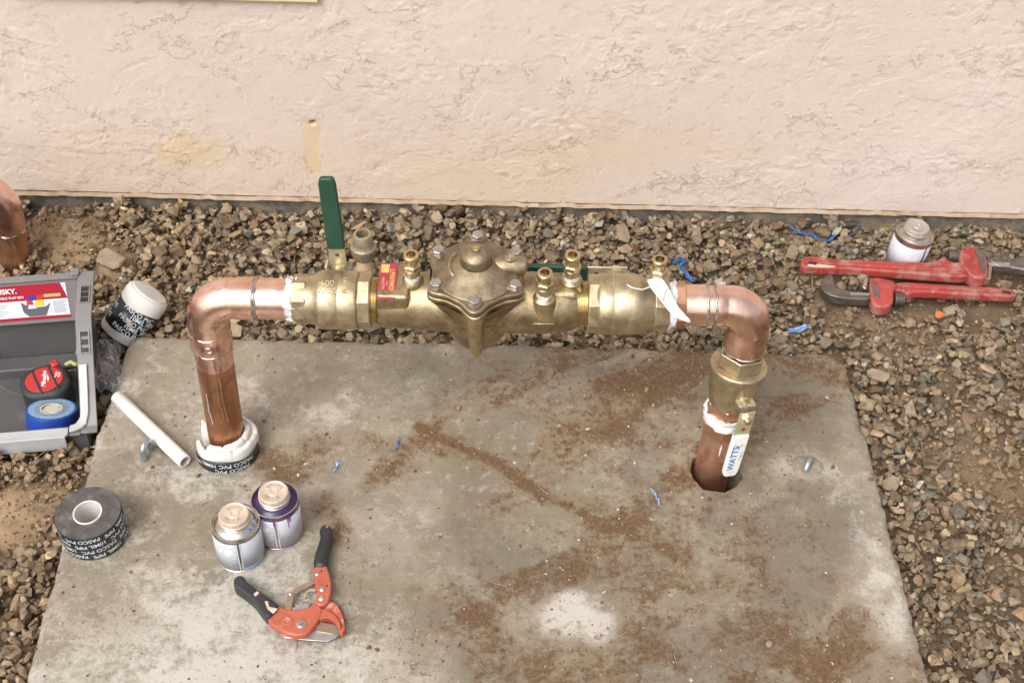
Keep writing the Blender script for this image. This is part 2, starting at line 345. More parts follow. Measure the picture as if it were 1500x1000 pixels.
def stucco_mat():
    k = NT('pink_stucco')
    a = k.attr('tint'); sp = k.n('ShaderNodeSeparateColor'); k.l(a.outputs['Color'], sp.inputs[0])
    col = k.ramp(k.noise(2.2, 5, 0.6), [(0.3, (0.60, 0.495, 0.43)), (0.7, (0.65, 0.555, 0.495))])
    col = k.mix(k.ramp(k.noise(55, 5, 0.7), [(0.4, 0.0), (0.75, 0.25)]), col, (0.52, 0.385, 0.315))
    col = k.mix(sp.outputs[0], col, (0.62, 0.465, 0.285))       # bare tan base coat, and a yellower tone low on the wall
    col = k.mix(sp.outputs[1], col, (0.46, 0.30, 0.215))        # soil caught in the pits
    mp = k.n('ShaderNodeMapping'); mp.inputs['Scale'].default_value = (1.0, 1.0, 1.35); k.l(k.tc.outputs['Object'], mp.inputs[0]); mv = mp.outputs[0]
    def crack(scale, level, width, gs, lo, hi):      # torn edges of the trowelled coat: jagged iso-lines, broken up
        n_ = k.noise(scale, 13, 0.66, 0.15, vec=mv); d_ = k.math('ABSOLUTE', k.math('SUBTRACT', n_, level))
        ln = k.ramp(d_, [(0.0, 1.0), (width, 0.0)]); gt = k.ramp(k.noise(gs, 4, 0.6, vec=mv), [(lo, 0.0), (hi, 1.0)])
        st_ = k.ramp(n_, [(level - 0.004, 0.0), (level + 0.004, 1.0)])
        return k.math('MULTIPLY', ln, gt), k.math('MULTIPLY', st_, gt)
    c1, s1 = crack(2.3, 0.50, 0.0030, 6.0, 0.50, 0.57)
    c2, s2 = crack(3.4, 0.57, 0.0032, 7.0, 0.51, 0.58)
    c3, s3 = crack(11.0, 0.56, 0.011, 4.0, 0.53, 0.60)
    cr = k.math('MAXIMUM', k.math('MAXIMUM', c1, c2), k.math('MULTIPLY', c3, 0.7))
    pt = k.ramp(k.noise(75, 3, 0.6, vec=mv), [(0.70, 0.0), (0.75, 1.0)])
    col = k.mix(k.math('MULTIPLY', k.math('MAXIMUM', cr, pt), 0.36), col, (0.46, 0.285, 0.19))
    k.set('Base Color', col); k.set('Roughness', 0.85); k.set('Specular IOR Level', 0.25)
    h = k.math('ADD', k.math('MULTIPLY', k.math('ADD', s1, s2), 0.5), k.math('MULTIPLY', s3, 0.22))
    h = k.math('SUBTRACT', h, k.math('MULTIPLY', k.math('MAXIMUM', cr, pt), 0.22))
    n1 = k.bump(h, 0.8, 0.0022)
    k.bump(k.noise(200, 6, 0.85), 0.7, 0.0022, n1); return k.m
M['stucco'] = stucco_mat()
def foundation_mat():
    k = NT('foundation_concrete')
    col = k.ramp(k.noise(16, 8, 0.75), [(0.36, (0.085, 0.074, 0.060)), (0.5, (0.19, 0.168, 0.138)), (0.62, (0.32, 0.25, 0.175))])
    k.set('Base Color', col); k.set('Roughness', 0.9); k.bump(k.noise(90, 7, 0.8), 0.9, 0.006); return k.m
M['foundation'] = foundation_mat()
def concrete_mat():
    k = NT('stained_concrete')
    a = k.attr('stain'); sp = k.n('ShaderNodeSeparateColor'); k.l(a.outputs['Color'], sp.inputs[0])
    col = k.ramp(k.noise(4, 8, 0.68, 0.4), [(0.32, (0.165, 0.142, 0.102)), (0.48, (0.245, 0.215, 0.160)), (0.68, (0.34, 0.308, 0.248))])
    col = k.mix(k.ramp(k.noise(22, 7, 0.75, 0.3), [(0.36, 0.75), (0.56, 0.0)]), col, (0.205, 0.165, 0.12))
    col = k.mix(k.ramp(k.noise(45, 7, 0.8), [(0.54, 0.0), (0.68, 0.65)]), col, (0.50, 0.465, 0.415))
    col = k.mix(k.ramp(k.noise(120, 5, 0.8), [(0.30, 0.55), (0.46, 0.0)]), col, (0.17, 0.13, 0.095))
    fine = k.noise(75, 8, 0.82); mid = k.noise(13, 7, 0.72, 0.6)
    def msk(ch, fw, lo, hi):
        v = k.math('ADD', ch, k.math('MULTIPLY', k.math('SUBTRACT', fine, 0.5), fw))
        v = k.math('ADD', v, k.math('MULTIPLY', k.math('SUBTRACT', mid, 0.5), fw * 0.8))
        return k.ramp(v, [(lo, 0.0), (hi, 1.0)])
    col = k.mix(k.math('MULTIPLY', msk(sp.outputs[0], 1.1, 0.12, 0.50), 0.70), col, (0.190, 0.136, 0.076))   # thin soil film
    col = k.mix(k.math('MULTIPLY', msk(sp.outputs[2], 1.2, 0.25, 0.70), 0.70), col, (0.150, 0.128, 0.096))   # damp, darker
    col = k.mix(k.math('MULTIPLY', msk(sp.outputs[1], 1.5, 0.36, 0.70), 0.75), col, (0.53, 0.495, 0.44))      # pale scoured
    col = k.mix(k.math('MULTIPLY', msk(sp.outputs[0], 2.0, 0.36, 0.66), 0.90), col, k.ramp(k.noise(160, 5, 0.8), [(0.35, (0.070, 0.038, 0.018)), (0.65, (0.170, 0.094, 0.045))]))  # soil
    pit = k.noise(260, 2, 0.5)
    col = k.mix(k.ramp(pit, [(0.70, 0.0), (0.76, 0.75)]), col, (0.12, 0.085, 0.055))
    col = k.mix(k.ramp(k.noise(190, 2, 0.5), [(0.72, 0.0), (0.77, 0.6)]), col, (0.55, 0.52, 0.46))
    k.set('Base Color', col)
    k.set('Roughness', k.ramp(fine, [(0.3, 0.62), (0.7, 0.88)])); k.set('Specular IOR Level', 0.35)
    n1 = k.bump(k.noise(60, 8, 0.8), 0.6, 0.003); k.bump(k.noise(450, 3, 0.6), 0.35, 0.001, n1); return k.m
M['concrete'] = concrete_mat()
def soil_mat():
    k = NT('brown_soil')
    col = k.ramp(k.noise(14, 7, 0.7), [(0.3, (0.11, 0.072, 0.044)), (0.55, (0.185, 0.128, 0.082)), (0.75, (0.25, 0.182, 0.12))])
    a = k.attr('pale'); col = k.mix(a.outputs['Fac'], col, k.ramp(k.noise(30, 6, 0.7), [(0.3, (0.25, 0.165, 0.095)), (0.7, (0.37, 0.27, 0.17))]))
    k.set('Base Color', col); k.set('Roughness', 0.95); k.set('Specular IOR Level', 0.15)
    n1 = k.bump(k.noise(110, 7, 0.75), 0.8, 0.004); k.bump(k.noise(600, 3, 0.6), 0.5, 0.0012, n1); return k.m
M['soil'] = soil_mat()
def gravel_mat():
    k = NT('gravel_stone'); a = k.attr('hue')
    v = k.ramp(k.noise(120, 5, 0.7), [(0.3, 0.60), (0.7, 1.08)])
    col = k.mix(1.0, a.outputs['Color'], v, 'MULTIPLY')
    col = k.mix(k.ramp(k.noise(45, 5, 0.7), [(0.52, 0.0), (0.75, 0.55)]), col, (0.20, 0.135, 0.083))
    k.set('Base Color', col); k.set('Roughness', 0.8); k.set('Specular IOR Level', 0.3)
    k.bump(k.noise(350, 4, 0.65), 0.45, 0.0012); return k.m
M['gravel'] = gravel_mat()

# ------------------------------------------------------------------ mesh from numpy
def np_mesh(name, V, Fq, m, smooth=True, parent=None):
    V = np.asarray(V, np.float32); Fq = np.asarray(Fq, np.int32); k = Fq.shape[1]
    me = bpy.data.meshes.new(name); me.vertices.add(len(V)); me.vertices.foreach_set('co', V.ravel())
    me.loops.add(Fq.size); me.loops.foreach_set('vertex_index', Fq.ravel())
    me.polygons.add(len(Fq)); me.polygons.foreach_set('loop_start', np.arange(0, Fq.size, k, dtype=np.int32))
    me.update(calc_edges=True); me.validate()
    if smooth: me.shade_smooth()
    else: me.shade_flat()
    return link(name, me, m, parent)
def grid_faces(nx, ny):
    i = np.arange(nx - 1)[None, :] + np.arange(ny - 1)[:, None] * nx
    i = i.ravel(); return np.stack([i, i + 1, i + nx + 1, i + nx], 1)
def set_attr(o, name, A):
    A = np.asarray(A, np.float32)
    if A.ndim == 1:
        at = o.data.attributes.new(name, 'FLOAT', 'POINT'); at.data.foreach_set('value', A)
    else:
        B = np.ones((len(A), 4), np.float32); B[:, :3] = A
        at = o.data.attributes.new(name, 'FLOAT_COLOR', 'POINT'); at.data.foreach_set('color', B.ravel())
def seg_dist(X, Y, a, b):
    dx, dy = b[0] - a[0], b[1] - a[1]; L = dx * dx + dy * dy + 1e-12
    t = np.clip(((X - a[0]) * dx + (Y - a[1]) * dy) / L, 0, 1)
    return np.hypot(X - a[0] - t * dx, Y - a[1] - t * dy)

# ------------------------------------------------------------------ the slab outline
PAD = [(-0.622, 0.70), (0.578, 0.70), (0.572, 0.90), (0.568, 1.05), (0.560, 1.30), (0.553, 1.50), (0.548, 1.62), (0.546, 1.650), (0.528, 1.674),
       (0.30, 1.676), (0.0, 1.679), (-0.30, 1.677), (-0.60, 1.679), (-0.622, 1.676), (-0.630, 1.664), (-0.631, 1.55), (-0.636, 1.45), (-0.632, 1.36),
       (-0.642, 1.28), (-0.633, 1.20), (-0.634, 1.10), (-0.628, 0.95)]
WALL_Y = 2.056
def in_pad(X, Y, grow=0.0):
    return (X > -0.636 - grow) & (X < 0.548 + 0.03 * np.clip((1.62 - Y), 0, 1) + grow) & (Y < 1.677 + grow) & (Y > 0.70 - grow)

# ground height: gravel bed a little under the slab, mounds of soil
DIRT = [(100, 348, 0.085, 0.035, 1.0), (170, 385, 0.05, 0.03, 0.9), (75, 312, 0.05, 0.0, .5), (60, 735, 0.075, 0.02, 1.0), (10, 760, 0.08, 0.02, 1.0), (1310, 490, 0.075, 0.012, .9),
        (1250, 465, 0.05, 0.01, .7), (1440, 660, 0.085, 0.004, 1.0), (1420, 610, 0.05, 0.004, .8), (1490, 740, 0.06, 0, .8), (1475, 850, 0.05, 0, .9), (1215, 520, 0.03, 0.0, .8), (1180, 330, .05, 0, .5), (1480, 350, 0.06, 0, .5), (930, 480, .05, 0, .4), (20, 900, .03, 0, .5), (1390,560,.03,0,.6)]
DW = [(*P(x, y, -0.03)[:2], r, h, s * (0.72 if x > 900 else 1.0)) for x, y, r, h, s in DIRT]
def dirt_at(X, Y):
    d = np.zeros_like(X)
    n = fbm(X * 18, Y * 18, 3, 4) - 0.5
    for cx, cy, r, h, s in DW:
        q = np.hypot(X - cx, (Y - cy)) / r + n * 1.1
        d = np.maximum(d, s * sst(1.15, 0.5, q))
    return np.clip(d, 0, 1)
def ground_z(X, Y):
    z = -0.047 + 0.016 * (fbm(X * 5, Y * 5, 21, 3) - 0.5) + 0.010 * (fbm(X * 30, Y * 30, 31, 3) - 0.5)
    for cx, cy, r, h, s in DW:
        if h: z = z + h * np.exp(-((X - cx) ** 2 + (Y - cy) ** 2) / (r * r) * 1.3) * (0.75 + 0.5 * fbm(X * 25, Y * 25, 8, 3))
    return z

def coords(a, b, st, far):
    c = np.arange(a, b + st / 2, st); o = [0.05, 0.15, 0.5, 1.5, 5, 15, 40, far]
    return np.concatenate([[a - q for q in o[::-1]], c, [b + q for q in o]])
xs = coords(-1.5, 1.5, 0.007, 90); ys = np.concatenate([[-90, -40, -15, -5, -1.5, -0.5, 0.0, 0.3], np.arange(0.5, 2.14, 0.007), [2.3, 3, 6, 20, 90]])
GX, GY = np.meshgrid(xs, ys); gz = ground_z(np.clip(GX, -3, 3), np.clip(GY, -2, 3))
gz = np.where(in_pad(GX, GY, -0.03), -0.075, gz)
bu = (GX + 0.634) * math.cos(0.15) + (GY - 1.462) * math.sin(0.15); bv_ = -(GX + 0.634) * math.sin(0.15) + (GY - 1.462) * math.cos(0.15)
gz = np.where((bu > -0.44) & (bu < -0.015) & (bv_ > 0.0) & (bv_ < 0.23), np.minimum(gz, -0.066), gz)
D = dirt_at(GX, GY)
gz = gz + D * 0.006 * (fbm(GX * 90, GY * 90, 77, 3) - 0.3)
ground = np_mesh('ground', np.stack([GX.ravel(), GY.ravel(), gz.ravel()], 1), grid_faces(len(xs), len(ys)), M['soil'])
pale = D.ravel() * np.where((GX.ravel() < 0.0), 0.95, 0.30)
set_attr(ground, 'pale', pale); tag(ground, 'bare brown soil of the yard under the gravel', 'ground', kind='structure')

# ------------------------------------------------------------------ house wall
wall = thing('house_wall', 'pale pink trowelled stucco house wall on a grey concrete footing', 'wall', (0, WALL_Y, 0))
st = 0.0022
wx = np.arange(-1.25, 1.25 + st / 2, st); wz = np.arange(0.0, 0.78 + st / 2, st)
WX, WZ = np.meshgrid(wx, wz)
q1 = fbm(WX * 2.6 + 0.8 * fbm(WX * 5, WZ * 5, 5, 4), WZ * 3.6 + 0.8 * fbm(WX * 5, WZ * 5, 6, 4), 41, 8, 0.60)
q2 = fbm(WX * 6 + 1.6 * fbm(WX * 7, WZ * 7, 15, 3), WZ * 9 + 1.5 * fbm(WX * 7, WZ * 7, 16, 3), 51, 6, 0.6)
q3 = fbm(WX * 55, WZ * 75, 61, 4, 0.6)
rough = sst(0.52, 0.64, fbm(WX * 4.5 + 9, WZ * 5.5, 71, 4, 0.6))
gate = sst(0.44, 0.54, fbm(WX * 8, WZ * 8, 91, 3)); gate2 = sst(0.46, 0.54, fbm(WX * 10 + 3, WZ * 10, 92, 3))
H = 0.0011 * sst(0.0, 0.008, q1 - 0.50) * (0.2 + 0.8 * gate) + 0.0009 * sst(0.0, 0.008, 0.415 - q1) * gate2 + 0.0008 * gate2 * sst(0.0, 0.010, q1 - 0.59)
H += 0.0010 * sst(0.0, 0.012, q2 - 0.60) * rough
groove = np.exp(-((q1 - 0.497) / 0.0026) ** 2) * gate + 0.7 * np.exp(-((q1 - 0.588) / 0.0032) ** 2) * gate2 + 0.6 * np.exp(-((q1 - 0.420) / 0.003) ** 2) * gate2 + 0.55 * np.exp(-((q2 - 0.598) / 0.005) ** 2) * rough
pits = 0.8 * rough * sst(0.63, 0.69, q3) + 0.9 * sst(0.755, 0.79, fbm(WX * 52, WZ * 66, 67, 3, 0.55))
H *= 0.50
H += -0.0004 * groove - 0.0007 * pits + 0.0009 * (fbm(WX * 9, WZ * 11, 81, 3) - 0.5) + 0.0010 * rough * (fbm(WX * 60, WZ * 80, 84, 3) - 0.5) + 0.0004 * (fbm(WX * 150, WZ * 150, 83, 2) - 0.5)
# plugged anchor hole and the bare strip below it
hx, hz = PY(458, 180, WALL_Y)[0], PY(458, 180, WALL_Y)[2]
sx0, sz0 = PY(460, 252, WALL_Y)[0], PY(460, 252, WALL_Y)[2]
strip = sst(0.0165, 0.0105, np.abs(WX - (hx + (sx0 - hx) * (hz - WZ) / (hz - sz0 + 1e-6)) + 0.016 * (fbm(WX * 90, WZ * 90, 33, 3) - .5))) * sst(sz0 - 0.006, sz0, WZ) * sst(hz + 0.012, hz + 0.004, WZ)
H -= 0.0007 * strip
H -= 0.010 * sst(0.006, 0.0035, np.hypot(WX - hx, WZ - hz))
px_, pz_ = PY(268, 222, WALL_Y)[0], PY(268, 222, WALL_Y)[2]
flake = sst(0.55, 0.62, fbm(WX * 30, WZ * 30, 93, 5) + 0.45 * np.exp(-(((WX - px_) / 0.045) ** 2 + ((WZ - pz_) / 0.035) ** 2)) - 0.10)
low = 0.30 * sst(0.24, 0.02, WZ) * sst(0.40, 0.65, fbm(WX * 2.2 + 4.4, WZ * 3, 97, 4)) + 0.22 * np.exp(-(((WX - 0.1) / 0.30) ** 2 + ((WZ - 0.10) / 0.13) ** 2))  # faint yellower tint near the foot of the wall and behind the valve
tan = np.clip(np.maximum.reduce([strip * 0.85, flake * 0.8 * np.exp(-(((WX - px_) / 0.10) ** 2 + ((WZ - pz_) / 0.07) ** 2)), low]), 0, 1)
soilm = np.clip(0.20 * pits + 0.05 * groove + 0.9 * sst(0.0055, 0.003, np.hypot(WX - hx, WZ - hz)), 0, 0.9)
face = np_mesh('stucco_face', np.stack([WX.ravel(), -H.ravel(), WZ.ravel()], 1), grid_faces(len(wx), len(wz)), M['stucco'], parent=wall)
set_attr(face, 'tint', np.stack([tan.ravel(), soilm.ravel(), 0 * tan.ravel()], 1))
mb = MB(); mb.box(-4, -1.25, 0, 0.25, 0, 2.6); mb.box(1.25, 4, 0, 0.25, 0, 2.6); mb.box(-1.25, 1.25, 0, 0.25, 0.78, 2.6); mb.build('stucco_field', M['stucco'], wall, smooth=None)
mb = MB(); mb.box(-4, 4, 0.003, 0.25, -0.4, -0.002); fo = mb.build('footing', M['foundation'], wall, smooth=None)
n = 500; xs_ = np.linspace(-1.3, 1.3, n)
zz = -0.0022 + 0.0014 * (fbm(xs_ * 20, xs_ * 0, 7, 3) - 0.5)
mb = MB(); vs = []; fs = []
for i in range(n):
    yy = 0.0035 * (vnoise(np.array([xs_[i] * 60]), np.array([3.1]), 4)[0] - 0.5)
    vs += [(xs_[i], -0.006 + yy, zz[i] + 0.0055), (xs_[i], -0.0075 + yy, zz[i] - 0.003), (xs_[i], 0.02, zz[i] - 0.003)]
for i in range(n - 1):
    a = i * 3; fs += [(a, a + 3, a + 4, a + 1), (a + 1, a + 4, a + 5, a + 2)]
mb.add(vs, fs).build('weep_screed', M['screed'], wall)
a = PY(465, 8, WALL_Y - 0.02); b = PY(70, 0, WALL_Y - 0.02)
bd = thing('wooden_board', 'pale pine board fixed to the pink wall, only its lower edge in view', 'board', (a.x, WALL_Y - 0.021, a.z))
MB().box(-0.503, 0, 0.008, 0.0205, 0, 0.25).build('plank', M['wood'], bd, bevel=0.0015)
MB().tube([(-0.10, 0.0070, 0.03), (-0.10, 0.0095, 0.03)], 0.004, 10).build('nail_head', M['galv'], bd)

# ------------------------------------------------------------------ concrete slab with the pipe hole
HOLE = (P(1049, 690)[0], P(1049, 690)[1]); HR = 0.0410
def pad_mesh():
    g = 0.0055; pts = []
    for i, x in enumerate(np.arange(-0.66, 0.60, g)):
        for y in np.arange(0.70, 1.69, g):
            pts.append((x + random.uniform(-.25, .25) * g, y + random.uniform(-.25, .25) * g))
    pts = np.array(pts)
    # dense rough outline
    out = []
    m = len(PAD)
    for i in range(m):
        a, b = np.array(PAD[i]), np.array(PAD[(i + 1) % m]); k = max(1, int(np.hypot(*(b - a)) / 0.006))
        for t in range(k): out.append(a + (b - a) * t / k)
    out = np.array(out); nz = fbm(out[:, 0] * 30, out[:, 1] * 30, 5, 4) - 0.5
    c = out.mean(0); dv = out - c; L = np.hypot(dv[:, 0], dv[:, 1])[:, None]; nz2 = fbm(out[:, 0] * 110, out[:, 1] * 110, 6, 3) - 0.5; out = out + dv / L * (nz * 0.004 + nz2 * 0.0022)[:, None]
    hol = np.array([(HOLE[0] + (HR + 0.0025 * math.sin(3 * t + 1) + 0.0012 * math.sin(7 * t)) * math.cos(t), HOLE[1] + (HR + 0.0025 * math.sin(3 * t + 1)) * math.sin(t)) for t in np.linspace(0, 2 * PI, 56, endpoint=False)])
    # keep grid points inside
    from itertools import chain
    px, py = pts[:, 0], pts[:, 1]; ins = np.zeros(len(pts), bool); j = len(out) - 1
    for i in range(len(out)):
        xi, yi = out[i]; xj, yj = out[j]
        cnd = ((yi > py) != (yj > py)) & (px < (xj - xi) * (py - yi) / (yj - yi + 1e-12) + xi); ins ^= cnd; j = i
    ins &= np.hypot(px - HOLE[0], py - HOLE[1]) > HR + 0.006
    pts = pts[ins]
    no, nh = len(out), len(hol)
    allp = [Vector(p) for p in chain(out, hol, pts)]
    ed = [(i, (i + 1) % no) for i in range(no)] + [(no + i, no + (i + 1) % nh) for i in range(nh)]
    V, E_, Fc, ov, oe, of = delaunay_2d_cdt(allp, ed, [], 0, 1e-6)
    V = np.array([(v.x, v.y) for v in V]); Fc = np.array(Fc)
    cen = V[Fc].mean(1)
    keep = np.hypot(cen[:, 0] - HOLE[0], cen[:, 1] - HOLE[1]) > HR * 0.94
    cx, cy = cen[:, 0], cen[:, 1]; ins = np.zeros(len(cen), bool); j = no - 1
    for i in range(no):
        xi, yi = out[i]; xj, yj = out[j]
        cnd = ((yi > cy) != (yj > cy)) & (cx < (xj - xi) * (cy - yi) / (yj - yi + 1e-12) + xi); ins ^= cnd; j = i
    Fc = Fc[keep & ins]
    # distance to rim for a rounded arris
    d = np.full(len(V), 1.0)
    for i in range(no):
        q = np.hypot(V[:, 0] - out[i, 0], V[:, 1] - out[i, 1]); d = np.minimum(d, q)
    dh = np.hypot(V[:, 0] - HOLE[0], V[:, 1] - HOLE[1]) - HR
    z = 0.0030 * (fbm(V[:, 0] * 7, V[:, 1] * 7, 2, 4) - 0.5) + 0.0013 * (fbm(V[:, 0] * 60, V[:, 1] * 60, 12, 3) - 0.5)
    chip = np.clip(fbm(V[:, 0] * 45, V[:, 1] * 45, 19, 3) - 0.45, 0, 1) * 4
    z -= (0.003 + 0.005 * chip) * np.clip(1 - d / 0.011, 0, 1) ** 1.5 + 0.003 * np.clip(1 - dh / 0.006, 0, 1) ** 2
    n0 = len(V); V3 = np.column_stack([V, z])
    tri = [tuple(f) for f in Fc]
    cnt = {}
    for f in tri:
        for i in range(3): 
            a, b = f[i], f[(i + 1) % 3]; cnt[(a, b)] = 1
    bnd = [(a, b) for (a, b) in cnt if (b, a) not in cnt]
    bv = sorted({i for e in bnd for i in e}); mp = {v: n0 + i for i, v in enumerate(bv)}; low = V3[bv].copy(); low[:, 2] = -0.13
    isl = np.hypot(low[:, 0] - HOLE[0], low[:, 1] - HOLE[1]) > HR + 0.02
    V3 = np.vstack([V3, low])
    for a, b in bnd: tri += [(b, a, mp[a]), (b, mp[a], mp[b])]
    return V3, np.array(tri)
PV, PF = pad_mesh()
pad = np_mesh('concrete_pad', PV, PF, M['concrete'])
pad.data.set_sharp_from_angle(angle=rad(60))
STAINS = {  # (polyline in survey pixels, radius m, strength)
 0: [([(612, 622), (660, 648), (700, 668)], .010, 1.15), ([(700, 668), (745, 697), (790, 720), (850, 748), (905, 778), (960, 802), (1010, 820)], .013, 1.1), ([(850, 740), (940, 775), (1000, 812)], .034, .62), ([(690, 835), (760, 800), (800, 830)], .045, .35),
     ([(905, 640), (985, 655)], .030, .62), ([(930, 560), (1005, 600)], .060, .55), ([(1010, 490), (1000, 560)], .045, .55), ([(1120, 520), (1225, 545)], .050, .62), ([(1120, 590), (1190, 590)], .05, .45), ([(860, 570), (960, 520)], .05, .45),
     ([(700, 930), (760, 985), (880, 990)], .050, .62), ([(960, 965), (1080, 940), (1150, 960)], .050, .60), ([(690, 905), (730, 945)], .030, .85), ([(860, 845), (990, 850)], .050, .55), ([(1090, 760), (1120, 900), (1200, 980)], .040, .50),
     ([(385, 675), (440, 680), (470, 650)], .028, .70), ([(480, 740), (500, 790)], .022, .6), ([(560, 700), (600, 660), (640, 620)], .020, .5), ([(905, 930), (1000, 905), (1060, 850)], .03, .55), ([(960, 710), (1000, 690)], .025, .5), ([(540, 640), (590, 700)], .02, .45), ([(330, 590), (420, 560)], .03, .25), ([(560, 760), (680, 800)], .05, .30), ([(1250, 960), (1340, 990)], .05, .55), ([(600, 880), (680, 860)], .03, .45), ([(520,850),(640,960)], .05,.35), ([(1020,760),(1090,720)],.04,.4)],
 1: [([(822, 905), (850, 895), (862, 912)], .032, 1.1), ([(60, 990), (300, 960), (560, 960)], .10, .62), ([(380, 850), (520, 910)], .07, .42), ([(640, 720), (600, 760)], .05, .35), ([(150, 850), (260, 800)], .08, .38), ([(1180, 660), (1230, 700), (1260, 800)], .03, .5), ([(1290, 860), (1310, 930)], .04, .5), ([(1085, 700), (1120, 745)], .03, .35), ([(240, 520), (460, 510)], .05, .30), ([(1035, 840), (1040, 960)], .018, .4), ([(640, 900), (790, 960)], .03, .35), ([(1150, 682), (1220, 690)], .028, .6), ([(190, 665), (245, 668)], .025, .35)],
 2: [([(700, 830), (800, 850)], .07, .55), ([(1120, 780), (1160, 840)], .05, .75), ([(1080, 690), (1110, 720)], .02, .8), ([(900, 560), (1060, 580)], .10, .50), ([(600, 560), (800, 540)], .09, .40), ([(860, 860), (940, 830)], .06, .55), ([(1150, 560), (1220, 620)], .06, .6), ([(680, 880), (740, 990)], .05, .6), ([(940, 960), (1100, 980)], .07, .5), ([(395, 685), (480, 690)], .03, .5), ([(190, 670), (240, 690)], .02, .75), ([(1190, 700), (1230, 740), (1220, 790)], .035, .6), ([(880, 700), (1000, 640)], .05, .4)]}
SA = np.zeros((len(PV), 3))
X_, Y_ = PV[:, 0], PV[:, 1]
wxx = X_ + 0.03 * (fbm(X_ * 16, Y_ * 16, 101, 4) - 0.5); wyy = Y_ + 0.03 * (fbm(X_ * 16, Y_ * 16, 111, 4) - 0.5)
for ch, L in STAINS.items():
    for pl, r, s in L:
        pw = [P(x, y) for x, y in pl]; d = np.full(len(PV), 9.0)
        for a, b in zip(pw, pw[1:]): d = np.minimum(d, seg_dist(wxx, wyy, a, b))
        SA[:, ch] = np.maximum(SA[:, ch], (min(0.92 * s, 0.76 if r < 0.016 else 0.64) if ch == 0 else 0.9 * min(s, 1.05)) * np.exp(-(d / (r * 1.15)) ** 2 * 0.7))
SA[:, 0] = np.maximum(SA[:, 0], 0.16 + 0.20 * sst(-0.25, 0.2, X_) * sst(0.56, 0.46, X_) + 0.12 * sst(1.2, 1.0, Y_) * sst(-0.2, 0.05, X_)); SA[:, 1] = np.maximum(SA[:, 1], 0.26 * sst(-0.05, -0.45, X_) + 0.05 + 0.20 * sst(1.25, 1.0, Y_) * sst(0.0, -0.2, X_) + 0.28 * sst(0.40, 0.50, X_) * sst(1.45, 1.30, Y_)); SA[:, 2] = np.maximum(SA[:, 2], 0.26 * sst(-0.30, 0.05, X_) * sst(0.55, 0.40, X_))
u_ = X_ * 0.80 - (1.3 - Y_) * -0.60; v_ = -X_ * 0.60 + Y_ * 0.80          # smears swept across the slab
film = sst(0.47, 0.62, fbm(u_ * 5 + 1.2 * fbm(X_ * 6, Y_ * 6, 141, 3), v_ * 13 + 1.2 * fbm(X_ * 6, Y_ * 6, 151, 3), 131, 5, 0.6))
reg = sst(-0.30, 0.0, X_) * sst(0.56, 0.47, X_)
SA[:, 0] += 0.19 * film * (0.25 + 0.75 * reg) - 0.05 * (1 - film)
blot = sst(0.50, 0.66, fbm(X_ * 9 + 3, Y_ * 9, 161, 5, 0.62)); SA[:, 2] += 0.35 * blot * (0.4 + 0.6 * reg)
SA[:, 1] += 0.22 * sst(0.52, 0.66, fbm(X_ * 11 + 7, Y_ * 11, 171, 5, 0.62)) * (1 - 0.7 * reg)
SA[PV[:, 2] < -0.02] = (0.5, 0, 0.4)
set_attr(pad, 'stain', np.clip(SA, 0, 1.2))
tag(pad, 'large stained grey concrete slab under the pipework', 'concrete slab', kind='structure')
soil_disc = MB().lathe([(0, -0.118), (0.06, -0.115)], 20, T(HOLE[0], HOLE[1], 0)).build('hole_bottom', M['soil'], None)
tag(soil_disc, 'dark soil at the bottom of the pipe hole', 'soil', kind='structure')

# ------------------------------------------------------------------ gravel: every stone real geometry, settled on a height map
def protos(k, npts, flat=0.65):
    R = []
    for i in range(k):
        bm = bmesh.new(); r = np.random.default_rng(100 + i + npts * 1000)
        p = r.normal(size=(npts, 3)); p /= np.linalg.norm(p, axis=1)[:, None]
        p = np.sign(p) * np.abs(p) ** r.uniform(0.7, 1.0); p *= (r.uniform(0.82, 1.0, (npts, 1)))
        p *= np.array([1.0, r.uniform(0.62, 0.95), r.uniform(0.42, flat)])
        vs = [bm.verts.new(tuple(q)) for q in p]
        bmesh.ops.convex_hull(bm, input=vs)
        for v in [v for v in bm.verts if not v.link_faces]: bm.verts.remove(v)
        bmesh.ops.triangulate(bm, faces=bm.faces); bm.verts.index_update()
        R.append((np.array([v.co[:] for v in bm.verts]), np.array([[v.index for v in f.verts] for f in bm.faces]))); bm.free()
    return R
PAL_BACK = np.array([(0.30, 0.25, 0.165), (0.25, 0.205, 0.135), (0.27, 0.215, 0.145), (0.22, 0.17, 0.115), (0.30, 0.225, 0.16), (0.19, 0.17, 0.135), (0.235, 0.165, 0.11), (0.34, 0.27, 0.19), (0.17, 0.155, 0.13), (0.26, 0.215, 0.16), (0.28, 0.20, 0.125), (0.20, 0.13, 0.085)])
PAL_LEFT = np.array([(0.31, 0.225, 0.14), (0.27, 0.19, 0.115), (0.35, 0.265, 0.175), (0.23, 0.165, 0.105), (0.29, 0.22, 0.15), (0.24, 0.195, 0.15)])
